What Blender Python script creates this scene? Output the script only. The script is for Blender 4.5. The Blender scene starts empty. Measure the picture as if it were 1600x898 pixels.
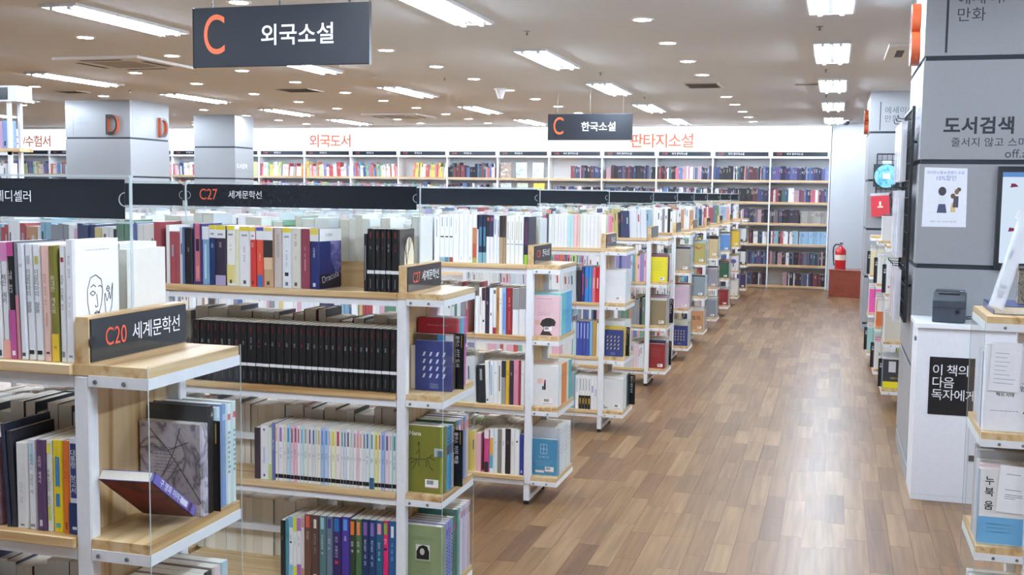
import bpy, math, random
from mathutils import Matrix, Vector

# ------------------------------------------------------------------ camera, exposure, world
sc = bpy.context.scene
COL = sc.collection
random.seed(7)
EYE = Vector((0, 0, 1.55))
FPX, YAW, PITCH, ROLL = 1713.6, math.radians(16.313), math.radians(4.941), math.radians(0.746)
fw = Vector((-math.sin(YAW) * math.cos(PITCH), math.cos(YAW) * math.cos(PITCH), -math.sin(PITCH)))
rt = Vector((math.cos(YAW), math.sin(YAW), 0))
up = rt.cross(fw)
r2 = rt * math.cos(ROLL) + up * math.sin(ROLL)
u2 = -rt * math.sin(ROLL) + up * math.cos(ROLL)
cd = bpy.data.cameras.new('camera')
cam = bpy.data.objects.new('camera', cd)
COL.objects.link(cam)
cam.matrix_world = Matrix(((r2.x, u2.x, -fw.x, 0), (r2.y, u2.y, -fw.y, 0), (r2.z, u2.z, -fw.z, 1.55), (0, 0, 0, 1)))
cd.sensor_fit = 'HORIZONTAL'
cd.sensor_width = 36
cd.lens = FPX / 1600 * 36
cd.clip_start = 0.02
sc.camera = cam
sc.view_settings.view_transform = 'Standard'
sc.view_settings.look = 'None'
sc.view_settings.gamma = 1
sc.view_settings.use_curve_mapping = False
sc.view_settings.exposure = 1.45
sc.cycles.caustics_reflective = False
sc.cycles.caustics_refractive = False
sc.cycles.sample_clamp_indirect = 4.0
world = bpy.data.worlds.new('world')
sc.world = world
world.use_nodes = True
world.node_tree.nodes['Background'].inputs[0].default_value = (0.8, 0.85, 0.9, 1)
world.node_tree.nodes['Background'].inputs[1].default_value = 0.15
TUBE_POWER, DOWN_POWER, BAND_POWER = 60.0, 40.0, 0.62
CEIL = 2.75

# ------------------------------------------------------------------ materials
def lin(h):
    h = h.lstrip('#')
    if len(h) == 3: h = ''.join(c * 2 for c in h)
    v = [int(h[i:i + 2], 16) / 255 for i in (0, 2, 4)]
    return tuple(c / 12.92 if c <= .04045 else ((c + .055) / 1.055) ** 2.4 for c in v) + (1,)

MATS = {}
def nodes_of(name):
    m = bpy.data.materials.new(name)
    m.use_nodes = True
    nt = m.node_tree
    return m, nt, nt.nodes['Principled BSDF']

def mat(h, rough=.45, metal=0, var=.015, scale=60):
    key = ('p', h, rough, metal, var, scale)
    if key in MATS: return MATS[key]
    m, nt, b = nodes_of('paint_' + h)
    b.inputs['Roughness'].default_value = rough
    b.inputs['Metallic'].default_value = metal
    n = nt.nodes.new('ShaderNodeTexNoise'); n.inputs['Scale'].default_value = scale; n.inputs['Detail'].default_value = 2
    tc = nt.nodes.new('ShaderNodeTexCoord'); nt.links.new(tc.outputs['Object'], n.inputs['Vector'])
    r = nt.nodes.new('ShaderNodeValToRGB')
    c = lin(h)
    r.color_ramp.elements[0].color = tuple(max(0, x * (1 - var)) for x in c[:3]) + (1,)
    r.color_ramp.elements[1].color = tuple(min(1, x * (1 + var)) for x in c[:3]) + (1,)
    r.color_ramp.elements[0].position = .35; r.color_ramp.elements[1].position = .65
    nt.links.new(n.outputs['Fac'], r.inputs[0]); nt.links.new(r.outputs[0], b.inputs['Base Color'])
    MATS[key] = m
    return m

def emis(h, s):
    key = ('e', h, s)
    if key in MATS: return MATS[key]
    m = bpy.data.materials.new('glow_' + h); m.use_nodes = True
    nt = m.node_tree; nt.nodes.remove(nt.nodes['Principled BSDF'])
    e = nt.nodes.new('ShaderNodeEmission'); e.inputs[0].default_value = lin(h); e.inputs[1].default_value = s
    nt.links.new(e.outputs[0], nt.nodes['Material Output'].inputs[0])
    MATS[key] = m
    return m

def pine(axis):
    key = ('pine', axis)
    if key in MATS: return MATS[key]
    m, nt, b = nodes_of('pine_' + axis)
    tc = nt.nodes.new('ShaderNodeTexCoord'); mp = nt.nodes.new('ShaderNodeMapping')
    s = [26, 26, 26]; s['xyz'.index(axis)] = 1.3
    mp.inputs['Scale'].default_value = s
    oi = nt.nodes.new('ShaderNodeObjectInfo')
    ml = nt.nodes.new('ShaderNodeMath'); ml.operation = 'MULTIPLY'; ml.inputs[1].default_value = 40
    nt.links.new(oi.outputs['Random'], ml.inputs[0]); nt.links.new(ml.outputs[0], mp.inputs['Location'])
    nt.links.new(tc.outputs['Object'], mp.inputs['Vector'])
    n = nt.nodes.new('ShaderNodeTexNoise'); n.inputs['Scale'].default_value = 1.0; n.inputs['Detail'].default_value = 5; n.inputs['Distortion'].default_value = .8
    nt.links.new(mp.outputs[0], n.inputs['Vector'])
    r = nt.nodes.new('ShaderNodeValToRGB')
    e = r.color_ramp.elements
    e[0].position = .30; e[0].color = lin('a87f4d')
    e[1].position = .62; e[1].color = lin('dcc196')
    e2 = r.color_ramp.elements.new(.46); e2.color = lin('d0ae7c')
    nt.links.new(n.outputs['Fac'], r.inputs[0]); nt.links.new(r.outputs[0], b.inputs['Base Color'])
    b.inputs['Roughness'].default_value = .42
    MATS[key] = m
    return m

def floor_mat(i):
    key = ('floor', i)
    if key in MATS: return MATS[key]
    base = ['967353', '9e7c5b', '8a6749', 'a68463', '8d6b4d', '987454', 'ab8a6a', '826044'][i % 8]
    m, nt, b = nodes_of('laminate_%d' % i)
    g = nt.nodes.new('ShaderNodeNewGeometry'); mp = nt.nodes.new('ShaderNodeMapping')
    mp.inputs['Scale'].default_value = (38, 1.7, 1); mp.inputs['Location'].default_value = (i * 7.3, i * 3.1, 0)
    nt.links.new(g.outputs['Position'], mp.inputs['Vector'])
    n = nt.nodes.new('ShaderNodeTexNoise'); n.inputs['Scale'].default_value = 1; n.inputs['Detail'].default_value = 4; n.inputs['Distortion'].default_value = .35
    nt.links.new(mp.outputs[0], n.inputs['Vector'])
    r = nt.nodes.new('ShaderNodeValToRGB'); c = lin(base); c = (c[0] * .67, c[1] * .64, c[2] * .53)
    r.color_ramp.elements[0].position = .34; r.color_ramp.elements[1].position = .66
    r.color_ramp.elements[0].color = (c[0] * .72, c[1] * .69, c[2] * .66, 1)
    r.color_ramp.elements[1].color = (min(1, c[0] * 1.16), min(1, c[1] * 1.16), min(1, c[2] * 1.16), 1)
    nt.links.new(n.outputs['Fac'], r.inputs[0]); nt.links.new(r.outputs[0], b.inputs['Base Color'])
    n2 = nt.nodes.new('ShaderNodeTexNoise'); n2.inputs['Scale'].default_value = 3
    nt.links.new(g.outputs['Position'], n2.inputs['Vector'])
    mr = nt.nodes.new('ShaderNodeMapRange'); mr.inputs[3].default_value = .32; mr.inputs[4].default_value = .37
    nt.links.new(n2.outputs['Fac'], mr.inputs[0]); nt.links.new(mr.outputs[0], b.inputs['Roughness'])
    MATS[key] = m
    return m

def acrylic():
    if 'acr' in MATS: return MATS['acr']
    m = bpy.data.materials.new('clear_acrylic'); m.use_nodes = True
    nt = m.node_tree; nt.nodes.remove(nt.nodes['Principled BSDF'])
    t = nt.nodes.new('ShaderNodeBsdfTransparent'); t.inputs[0].default_value = (.96, .975, .98, 1)
    g = nt.nodes.new('ShaderNodeBsdfGlossy'); g.inputs['Roughness'].default_value = .04
    lw = nt.nodes.new('ShaderNodeLayerWeight'); lw.inputs[0].default_value = .5
    pw = nt.nodes.new('ShaderNodeMath'); pw.operation = 'POWER'; pw.inputs[1].default_value = 4; nt.links.new(lw.outputs['Facing'], pw.inputs[0])
    f = nt.nodes.new('ShaderNodeMapRange'); f.inputs[3].default_value = .025; f.inputs[4].default_value = .16; nt.links.new(pw.outputs[0], f.inputs[0])
    mx = nt.nodes.new('ShaderNodeMixShader')
    nt.links.new(f.outputs[0], mx.inputs[0]); nt.links.new(t.outputs[0], mx.inputs[1]); nt.links.new(g.outputs[0], mx.inputs[2])
    nt.links.new(mx.outputs[0], nt.nodes['Material Output'].inputs[0])
    MATS['acr'] = m
    return m

def film():
    if 'film' in MATS: return MATS['film']
    m = bpy.data.materials.new('plastic_film'); m.use_nodes = True
    nt = m.node_tree; nt.nodes.remove(nt.nodes['Principled BSDF'])
    t = nt.nodes.new('ShaderNodeBsdfTransparent')
    d = nt.nodes.new('ShaderNodeBsdfPrincipled'); d.inputs['Base Color'].default_value = (.86, .87, .9, 1); d.inputs['Roughness'].default_value = .15
    mx = nt.nodes.new('ShaderNodeMixShader'); mx.inputs[0].default_value = .38
    nt.links.new(t.outputs[0], mx.inputs[1]); nt.links.new(d.outputs[0], mx.inputs[2])
    nt.links.new(mx.outputs[0], nt.nodes['Material Output'].inputs[0])
    MATS['film'] = m
    return m

def blotch(cols, scale=14, dist=2.0, key=None):
    key = ('blotch', key or cols[0])
    if key in MATS: return MATS[key]
    m, nt, b = nodes_of('printed_cover')
    n = nt.nodes.new('ShaderNodeTexNoise'); n.inputs['Scale'].default_value = scale; n.inputs['Distortion'].default_value = dist; n.inputs['Detail'].default_value = 4
    tc = nt.nodes.new('ShaderNodeTexCoord'); nt.links.new(tc.outputs['Object'], n.inputs['Vector'])
    r = nt.nodes.new('ShaderNodeValToRGB')
    k = len(cols)
    el = r.color_ramp.elements
    el[0].position = .3; el[0].color = lin(cols[0]); el[1].position = .7; el[1].color = lin(cols[-1])
    for i, c in enumerate(cols[1:-1]):
        e = el.new(.3 + .4 * (i + 1) / (k - 1)); e.color = lin(c)
    nt.links.new(n.outputs['Fac'], r.inputs[0]); nt.links.new(r.outputs[0], b.inputs['Base Color'])
    b.inputs['Roughness'].default_value = .4
    MATS[key] = m
    return m

def vcol_mat():
    if 'vc' in MATS: return MATS['vc']
    m, nt, b = nodes_of('book_colours')
    a = nt.nodes.new('ShaderNodeAttribute'); a.attribute_name = 'Col'
    nt.links.new(a.outputs['Color'], b.inputs['Base Color']); b.inputs['Roughness'].default_value = .5
    MATS['vc'] = m
    return m

WHITE = lambda: mat('e9ebee', .4, 0, .02)
PAGES = lambda: mat('e6dfcf', .8, 0, .06, 300)
def EDGE():
    if 'edge' in MATS: return MATS['edge']
    m = bpy.data.materials.new('acrylic_edge'); m.use_nodes = True
    nt = m.node_tree; d = nt.nodes['Principled BSDF']; d.inputs['Base Color'].default_value = (.72, .78, .8, 1); d.inputs['Roughness'].default_value = .15
    t = nt.nodes.new('ShaderNodeBsdfTransparent'); t.inputs[0].default_value = (.9, .95, .95, 1)
    mx = nt.nodes.new('ShaderNodeMixShader'); mx.inputs[0].default_value = .55
    nt.links.new(t.outputs[0], mx.inputs[1]); nt.links.new(d.outputs[0], mx.inputs[2]); nt.links.new(mx.outputs[0], nt.nodes['Material Output'].inputs[0])
    MATS['edge'] = m
    return m
BLACK = lambda: mat('1c2026', .35, 0, .05)
STEEL = lambda: mat('8b8e92', .3, .8, .03)

# ------------------------------------------------------------------ mesh helpers
class MB:
    def __init__(s): s.v = []; s.f = []; s.mi = []
    def box(s, x0, x1, y0, y1, z0, z1, m=0):
        if x0 > x1: x0, x1 = x1, x0
        if y0 > y1: y0, y1 = y1, y0
        if z0 > z1: z0, z1 = z1, z0
        b = len(s.v)
        s.v += [(x0, y0, z0), (x1, y0, z0), (x1, y1, z0), (x0, y1, z0), (x0, y0, z1), (x1, y0, z1), (x1, y1, z1), (x0, y1, z1)]
        s.f += [(b, b + 3, b + 2, b + 1), (b + 4, b + 5, b + 6, b + 7), (b, b + 1, b + 5, b + 4), (b + 1, b + 2, b + 6, b + 5), (b + 2, b + 3, b + 7, b + 6), (b + 3, b, b + 4, b + 7)]
        s.mi += [m] * 6
        return s
    def prism(s, pts, z0, z1, m=0):
        b = len(s.v); n = len(pts)
        s.v += [(x, y, z0) for x, y in pts] + [(x, y, z1) for x, y in pts]
        s.f += [tuple(b + i for i in reversed(range(n))), tuple(b + n + i for i in range(n))]
        s.f += [(b + i, b + (i + 1) % n, b + n + (i + 1) % n, b + n + i) for i in range(n)]
        s.mi += [m] * (n + 2)
        return s
    def cyl(s, p, q, r, n=10, r2=None, m=0):
        p = Vector(p); q = Vector(q); d = (q - p).normalized(); r2 = r if r2 is None else r2
        a = d.orthogonal().normalized(); c = d.cross(a); b = len(s.v)
        for pt, rr in ((p, r), (q, r2)):
            for i in range(n):
                t = 2 * math.pi * i / n
                s.v.append(tuple(pt + a * (rr * math.cos(t)) + c * (rr * math.sin(t))))
        s.f += [tuple(b + i for i in reversed(range(n))), tuple(b + n + i for i in range(n))]
        s.f += [(b + i, b + (i + 1) % n, b + n + (i + 1) % n, b + n + i) for i in range(n)]
        s.mi += [m] * (n + 2)
        return s
    def tube(s, pts, r, n=6, m=0):
        for a, b in zip(pts, pts[1:]): s.cyl(a, b, r, n, m=m)
        return s
    def lathe(s, prof, n=16, c=(0, 0, 0), m=0, caps=True):
        b = len(s.v)
        for r, z in prof:
            for i in range(n):
                t = 2 * math.pi * i / n
                s.v.append((c[0] + r * math.cos(t), c[1] + r * math.sin(t), c[2] + z))
        for k in range(len(prof) - 1):
            for i in range(n):
                j = (i + 1) % n
                s.f.append((b + k * n + i, b + k * n + j, b + (k + 1) * n + j, b + (k + 1) * n + i)); s.mi.append(m)
        if caps: s.f += [tuple(b + i for i in reversed(range(n))), tuple(b + (len(prof) - 1) * n + i for i in range(n))]; s.mi += [m, m]
        return s
    def poly(s, pts, m=0):
        b = len(s.v); s.v += [tuple(p) if len(p) == 3 else (p[0], p[1], 0) for p in pts]
        s.f.append(tuple(range(b, b + len(pts)))); s.mi.append(m)
        return s
    def mesh(s, name='mesh'):
        me = bpy.data.meshes.new(name)
        me.from_pydata(s.v, [], s.f)
        if any(s.mi): me.polygons.foreach_set('material_index', s.mi)
        me.update()
        return me

def link(name, me, m, parent=None, M=None, loc=None):
    o = bpy.data.objects.new(name, me)
    COL.objects.link(o)
    ms = m if isinstance(m, (list, tuple)) else [m]
    if me is not None and not me.materials:
        for x in ms: me.materials.append(x)
    if parent: o.parent = parent
    if M is not None: o.matrix_basis = M
    if loc is not None: o.location = loc
    return o

def part(name, mb, m, parent, M=None, smooth=False):
    me = mb.mesh(name)
    if smooth: me.shade_smooth()
    return link(name, me, m, parent, M)

def bevel(o, w=.002, seg=2):
    md = o.modifiers.new('soft_edges', 'BEVEL'); md.width = w; md.segments = seg; md.limit_method = 'ANGLE'
    return o

def tag(o, label=None, cat=None, group=None, kind=None):
    if label: o['label'] = label
    if cat: o['category'] = cat
    if group: o['group'] = group
    if kind: o['kind'] = kind
    return o

def thing(name, label, cat, loc=(0, 0, 0), group=None, M=None):
    o = bpy.data.objects.new(name, None); COL.objects.link(o)
    o.empty_display_size = .05
    if M is not None: o.matrix_basis = M
    else: o.location = loc
    return tag(o, label, cat, group)

def struct(name, mb, m):
    return tag(link(name, mb.mesh(name), m), kind='structure')

TXT = {}
FC = bpy.data.curves.new('lettering', 'FONT')
FO = bpy.data.objects.new('lettering', FC)
def text_mesh(s, size, bold=0, align='CENTER', space=1.0, line=.92, extrude=0):
    key = (s, round(size, 5), bold, align, space, line, extrude)
    if key in TXT: return TXT[key]
    c = FC
    c.body = s; c.size = size; c.align_x = align; c.align_y = 'CENTER'; c.resolution_u = 2 if size < .03 else 8
    c.space_line = line; c.space_character = space; c.offset = bold * size; c.extrude = extrude
    me = bpy.data.meshes.new_from_object(FO)
    me.name = 'lettering'
    me.materials.clear()
    if me.vertices and '\n' in s:
        ys = [v.co.y for v in me.vertices]; me.transform(Matrix.Translation((0, -(min(ys) + max(ys)) / 2, 0)))
    TXT[key] = me
    return me

def letter(parent, s, size, m, M, name='lettering', **kw):
    me = text_mesh(s, size, **kw).copy()
    return link(name, me, m, parent, M)

def frame(o, ux, uy):
    ux = Vector(ux); uy = Vector(uy); n = ux.cross(uy)
    return Matrix(((ux.x, uy.x, n.x, o[0]), (ux.y, uy.y, n.y, o[1]), (ux.z, uy.z, n.z, o[2]), (0, 0, 0, 1)))

FRONT = ((1, 0, 0), (0, 0, 1))        # faces -Y
RIGHT = ((0, 1, 0), (0, 0, 1))        # faces +X
LEFTF = ((0, -1, 0), (0, 0, 1))       # faces -X
ORD = 'first second third fourth fifth sixth seventh eighth ninth tenth eleventh twelfth thirteenth fourteenth fifteenth sixteenth seventeenth eighteenth nineteenth twentieth'.split()
TENS = ['', '', 'twenty', 'thirty', 'forty']
def ordw(n):
    if n <= 20: return ORD[n - 1]
    if n % 10 == 0: return {3: 'thirtieth', 4: 'fortieth'}[n // 10]
    return TENS[n // 10] + '-' + ORD[n % 10 - 1]
NAMED = {'white': 'eeeeee', 'black': '16181c', 'grey': '8a8c90', 'red': 'c2202c', 'pink': 'e79ab6', 'navy': '1f2f63', 'blue': '3d7fc4', 'light blue': '9fcde8', 'teal': '2e8f93',
         'green': '4d7d4a', 'olive': '84812f', 'yellow': 'eedb3a', 'orange': 'e8793a', 'brown': '6d5043', 'purple': '6a4a86', 'cream': 'e6dcc0', 'maroon': '8a3a4b', 'tan': 'c0a078',
         'lilac': 'cdb8d6', 'pale green': 'cfdcc8', 'peach': 'f0c6b4', 'dark grey': '44464c', 'pale blue': 'd3e2ee', 'magenta': 'd0418f'}
def cname(h):
    h = h.lstrip('#'); h = ''.join(c * 2 for c in h) if len(h) == 3 else h
    v = [int(h[i:i + 2], 16) for i in (0, 2, 4)]
    return min(NAMED, key=lambda k: sum((v[j] - int(NAMED[k][2 * j:2 * j + 2], 16)) ** 2 for j in range(3)))

# ------------------------------------------------------------------ room shell
X0, X1, Y0, Y1 = -18.6, 4.2, -2.6, 19.3
fl = struct('floor', MB().box(X0, X1, Y0, Y1, -.1, -.004), floor_mat(1))
struct('ceiling', MB().box(X0, X1, Y0, Y1, CEIL, CEIL + .1), mat('e2e4e7', .9, 0, .01, 8))
struct('wall_far', MB().box(X0, X1, Y1, Y1 + .1, 0, CEIL), mat('e6e9ee', .7, 0, .02, 4))
struct('wall_left', MB().box(X0 - .1, X0, Y0, Y1, 0, CEIL), mat('e6e9ee', .7, 0, .02, 4))
struct('wall_right', MB().box(X1, X1 + .1, Y0, Y1, 0, CEIL), mat('e6e9ee', .7, 0, .02, 4))
struct('wall_back', MB().box(X0, X1, Y0 - .1, Y0, 0, CEIL), mat('e6e9ee', .7, 0, .02, 4))
struct('wall_corner', MB().box(-.085, 2.6, 18.86, Y1, 0, CEIL), mat('bcc0c6', .7, 0, .01, 4))
struct('trim_1', MB().box(X0, -.09, 18.84, Y1, 2.715, CEIL), mat('d8d8d6', .7, 0, .02))

# floor strips: boards .19 wide, two strips each
SW = .095
rnd = random.Random(3)
strips = []
i = 0
x = -3.32
while x < 1.2:
    y = 2.2 - rnd.random() * .5
    while y < 18.9:
        L = rnd.choice((.38, .45, .52, .62))
        strips.append((x, y, L, rnd.randrange(8)))
        y += L
    x += SW
def seen_key(s):
    x, y, L, c = s
    return (not (-1.35 < x < .55 and y > 3.9), y)
strips.sort(key=seen_key)
SM = {}
for k, (x, y, L, c) in enumerate(strips[:300]):
    if (L, c) not in SM:
        SM[L, c] = MB().box(.0005, SW - .0005, .0005, L - .0005, -.004, 0).mesh('plank')
    link('plank', SM[L, c], floor_mat(c), fl, loc=(x, y, 0))
mb = MB()
for x, y, L, c in strips[300:]:
    mb.box(x + .0005, x + SW - .0005, y + .0005, y + L - .0005, -.004, 0, c)
tag(link('plank_field', mb.mesh('plank_field'), [floor_mat(i) for i in range(8)], fl), kind='stuff')

# ------------------------------------------------------------------ ceiling fittings
def troffer(x, y, label):
    t = thing('ceiling_light', label, 'ceiling light', (x, y, CEIL), 'recessed twin-tube ceiling lights')
    w, l = .145, .66
    f = MB().box(-w, w, -l, -l + .014, -.022, 0).box(-w, w, l - .014, l, -.022, 0).box(-w, -w + .012, -l + .014, l - .014, -.022, 0).box(w - .012, w, -l + .014, l - .014, -.022, 0)
    part('frame', f, mat('d9dadb', .35), t)
    part('reflector', MB().box(-w + .012, w - .012, -l + .014, l - .014, -.005, 0), mat('f4f5f6', .25), t)
    part('divider', MB().prism([(-.014, -l + .014), (.014, -l + .014), (.014, l - .014), (-.014, l - .014)], -.018, -.005), mat('b9bdc4', .25, .6), t)
    for s in (-1, 1):
        tu = part('tube', MB().cyl((s * .068, -.6, -.022), (s * .068, .6, -.022), .015, 6), emis('deedff', TUBE_POWER), t)
        part('socket', MB().box(s * .068 - .013, s * .068 + .013, -.635, -.6, -.038, -.005), mat('e4e6e8', .4), t)
        part('socket', MB().box(s * .068 - .013, s * .068 + .013, .6, .635, -.038, -.005), mat('e4e6e8', .4), t)
    return t
LROW = [1.4, 4.15, 6.85, 9.62, 12.4, 15.2, 17.95]
LCOLS = [(-.07, 'over the main aisle'), (-2.5, 'in the row over the C signs'), (-4.95, 'in the row beyond the C signs'), (-8.12, 'in the row by the grey columns'), (-10.9, 'in the row beyond the grey columns'), (-13.6, 'in the outermost row'), (2.35, 'in the row behind the near column')]
for cx, where in LCOLS:
    for k, cy in enumerate(LROW):
        if cx == -.07 and k == 2: cy = 6.88
        if cx == -8.12: cy = LROW[k] + (.25 if k < 3 else .85 if k == 3 else .45)
        if cx == -8.12 and k == 3: cy = 10.45
        if cx == -8.12 and k == 4: cy = 12.85
        if cx == -8.12 and k == 5: cy = 15.35
        if cx == -8.12 and k == 6: cy = 17.6
        if cx < -5 and k < 2: continue
        if cx < -8.5 and k < 4: continue
        if 2 < cx and k > 4: continue
        if cx > 2 and k == 2: continue
        troffer(cx, cy, 'glaring twin-tube light, %s from the far wall, %s' % (ordw(len(LROW) - k), where))
DCOLS = [(-1.32, 'beside the aisle lights'), (-3.73, 'crossing the hanging C signs'), (-5.83, 'between the two cassettes'), (-7.08, 'beyond the near cassette'), (-9.3, 'over the grey columns'), (-11.6, 'beyond the grey columns')]
DROW = [6.4, 7.62, 8.82, 10.05, 11.2, 12.5, 13.7, 14.9, 16.15, 17.25, 18.3]
rim_me = MB().lathe([(.062, -.006), (.078, -.006), (.08, 0), (.062, 0), (.062, -.006)], 20, caps=False).mesh('rim')
disc_me = MB().poly([(.0625 * math.cos(2 * math.pi * i / 14), -.0625 * math.sin(2 * math.pi * i / 14), -.003) for i in range(14)]).mesh('lamp')
for cx, where in DCOLS:
    for k, cy in enumerate(DROW):
        if cx == -7.08 and (8.7 < cy < 9 or 16 < cy < 16.5): continue
        if cx == -7.08 and k < 3 or cx < -9 and k < 4: continue
        if cx == -9.3 and 12.9 < cy < 14.2: continue
        t = thing('downlight', 'round white downlight, %s from the far wall, %s' % (ordw(len(DROW) - k), where), 'downlight', (cx, cy, CEIL), 'round ceiling downlights')
        link('rim', rim_me, mat('ecebe8', .4), t)
        link('lamp', disc_me, emis('f6faff', DOWN_POWER), t)
def cassette(x, y, label, s=.46):
    t = thing('air_conditioner', label, 'air conditioner', (x, y, CEIL))
    a = .26
    p = part('panel', MB().box(-s, s, -s, -a, -.025, 0).box(-s, s, a, s, -.025, 0).box(-s, -a, -a, a, -.025, 0).box(a, s, -a, a, -.025, 0), mat('e0dcd6', .5), t)
    part('intake_grille', MB().box(-a, a, -a, a, -.018, 0), mat('a49c90', .6), t)
    for dx, dy in ((0, 1), (0, -1), (1, 0), (-1, 0)):
        o = (s + a) / 2
        part('vent', MB().box(dx * o - (.03 if dx else .22), dx * o + (.03 if dx else .22), dy * o - (.03 if dy else .22), dy * o + (.03 if dy else .22), -.027, -.0255), mat('3b3833', .6), t)
    return t
cassette(-6.6, 9.2, 'white ceiling cassette air conditioner near the large hanging C sign')
cassette(-6.7, 16.4, 'white ceiling cassette air conditioner near the far wall')
cassette(.82, 9.65, 'ceiling cassette air conditioner half hidden by the near grey column')
def vent(x0, x1, y0, y1, label):
    cx, cy = (x0 + x1) / 2, (y0 + y1) / 2
    t = thing('ceiling_vent', label, 'vent', (cx, cy, CEIL))
    w, d = (x1 - x0) / 2, (y1 - y0) / 2
    part('backing', MB().box(-w, w, -d, d, -.004, 0), mat('3f3c36', .8), t)
    part('frame', MB().box(-w - .02, w + .02, -d - .02, -d, -.01, 0).box(-w - .02, w + .02, d, d + .02, -.01, 0).box(-w - .02, -w, -d, d, -.01, 0).box(w, w + .02, -d, d, -.01, 0), mat('c5bdb1', .6), t)
    for i in range(7):
        yy = -d + (i + .5) * 2 * d / 7
        part('slat', MB().box(-w, w, yy - .006, yy + .006, -.012, -.004), mat('6a6459', .6), t)
vent(-1.6, -1.27, 12.02, 12.5, 'dark slatted ceiling vent beside the aisle downlights')
vent(-6.45, -6.05, 11.9, 12.3, 'dark slatted ceiling vent between downlight rows')
vent(-9.45, -9.15, 11.75, 12.0, 'small dark slatted vent in front of the grey D column')
vent(-.45, -.22, 12.2, 12.32, 'narrow pale ceiling vent beside the aisle lights')
for k, (x, y, w) in enumerate([(-2.25, 8.0, 'near the second C row light'), (-.15, 8.18, 'ahead of the nearest whole aisle light'), (-.13, 10.9, 'between first and second aisle lights'), (-.15, 13.62, 'between second and third aisle lights'), (-4.68, 10.75, 'over the far side of the big C sign'),
                               (-2.28, 10.82, 'between two C row lights'), (-2.3, 13.6, 'above the small hanging C sign'), (-4.7, 13.45, 'between two lights beyond the sign'), (-8.42, 11.84, 'in front of the D column'), (-4.0, 11.03, 'beside the fourth C sign downlight')]):
    t = thing('sprinkler', 'small dark sprinkler head ' + w, 'sprinkler', (x, y, CEIL), 'ceiling sprinklers')
    part('escutcheon', MB().lathe([(.012, -.005), (.024, -.004), (.026, 0), (.012, 0)], 12), mat('a89f93', .4), t)
    part('head', MB().lathe([(.004, -.03), (.011, -.029), (.011, -.026), (.005, -.024), (.006, -.005)], 10), mat('6a655e', .35, .6), t)
t = thing('motion_sensor', 'white funnel-shaped sensor hanging from the ceiling mid-hall', 'sensor', (-3.77, 12.3, CEIL))
part('base', MB().lathe([(.06, -.02), (.075, -.015), (.075, 0), (.06, 0)], 16), mat('eeeeee', .4), t, smooth=False)
part('body', MB().lathe([(.03, -.12), (.035, -.1), (.05, -.05), (.06, -.02)], 16), mat('f2f2f2', .4), t)
t = thing('dome_camera', 'small dark dome security camera near the far white wall', 'security camera', (.12, 18.0, CEIL))
part('base', MB().lathe([(.07, -.03), (.08, -.02), (.08, 0), (.07, 0)], 16), mat('e8e8e6', .4), t)
part('dome', MB().lathe([(.01, -.085), (.035, -.078), (.05, -.055), (.055, -.03)], 16), mat('26272b', .15), t, smooth=True)

# ------------------------------------------------------------------ hanging signs
def hang_sign(x0, x1, y, z0, z1, big, txt, label):
    cx = (x0 + x1) / 2; w = x1 - x0; h = z1 - z0
    t = thing('hanging_sign', label, 'sign', (cx, y, z0))
    bevel(part('board', MB().box(-w / 2, w / 2, -.012, .012, 0, h), mat('141922', .6), t), .003)
    e = part('edge_trim', MB().box(-w / 2 - .003, -w / 2, -.014, .014, -.003, h + .003).box(w / 2, w / 2 + .003, -.014, .014, -.003, h + .003), mat('171b22', .3), t)
    letter(t, big, h * .95, mat('e0673c', .5), frame((-w * .375, -.0135, h * .51), *FRONT) @ Matrix.Diagonal((.68, 1, 1, 1)))
    letter(t, txt, h * .375, mat('f3f5f7', .5), frame((w * .105, -.0135, h * .49), *FRONT), bold=.012)
    for q in (-.39, 0, .39):
        part('wire', MB().cyl((w * q, 0, h), (w * q, 0, CEIL - z0), .0018, 5), mat('6f6c68', .4, .6), t)
        part('hook', MB().cyl((w * q, 0, h), (w * q, 0, h + .025), .006, 6), mat('4a4a4c', .4, .6), t)
hang_sign(-3.36, -2.332, 5.3, 2.202, 2.517, 'C', '외국소설', 'large dark hanging sign with orange C, nearest overhead')
hang_sign(-3.267, -2.27, 12.6, 2.17, 2.472, 'C', '한국소설', 'smaller-looking dark hanging sign with orange C, before the far wall')

# ------------------------------------------------------------------ books
NB = [0]
def book(M, t, h, d, col, label, group, page='e8e1d2', hard=False, cover_mat=None, name='book'):
    """t thickness (x), d depth (y, spine at 0), h height; returns root"""
    r = thing(name, label, 'book', group=group, M=M)
    c = .0022 if hard else .0012
    a = t / 2
    rs = min(.004, t * .2)
    prof = [(-a, d), (-a, rs), (-a + rs, 0), (a - rs, 0), (a, rs), (a, d), (a - c, d), (a - c, rs + c), (-a + c, rs + c), (-a + c, d)]
    part('cover', MB().prism(prof, 0, h), cover_mat or mat(col, .38), r)
    i = .003 if hard else .0008
    part('pages', MB().box(-a + c, a - c, rs + c, d - (.004 if hard else .0008), i, h - i), mat(page, .85, 0, .05, 250), r)
    r['dims'] = [t, h, d]
    NB[0] += 1
    return r

EPS = .0005
def fframe(r, face, u, v, e=1):
    t, h, d = r['dims']
    if face == 's': return frame((-t / 2 + u, -EPS * e, v), *FRONT)
    if face == 'l': return frame((-t / 2 - EPS * e, d - u, v), *LEFTF)
    return frame((t / 2 + EPS * e, u, v), *RIGHT)

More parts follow.
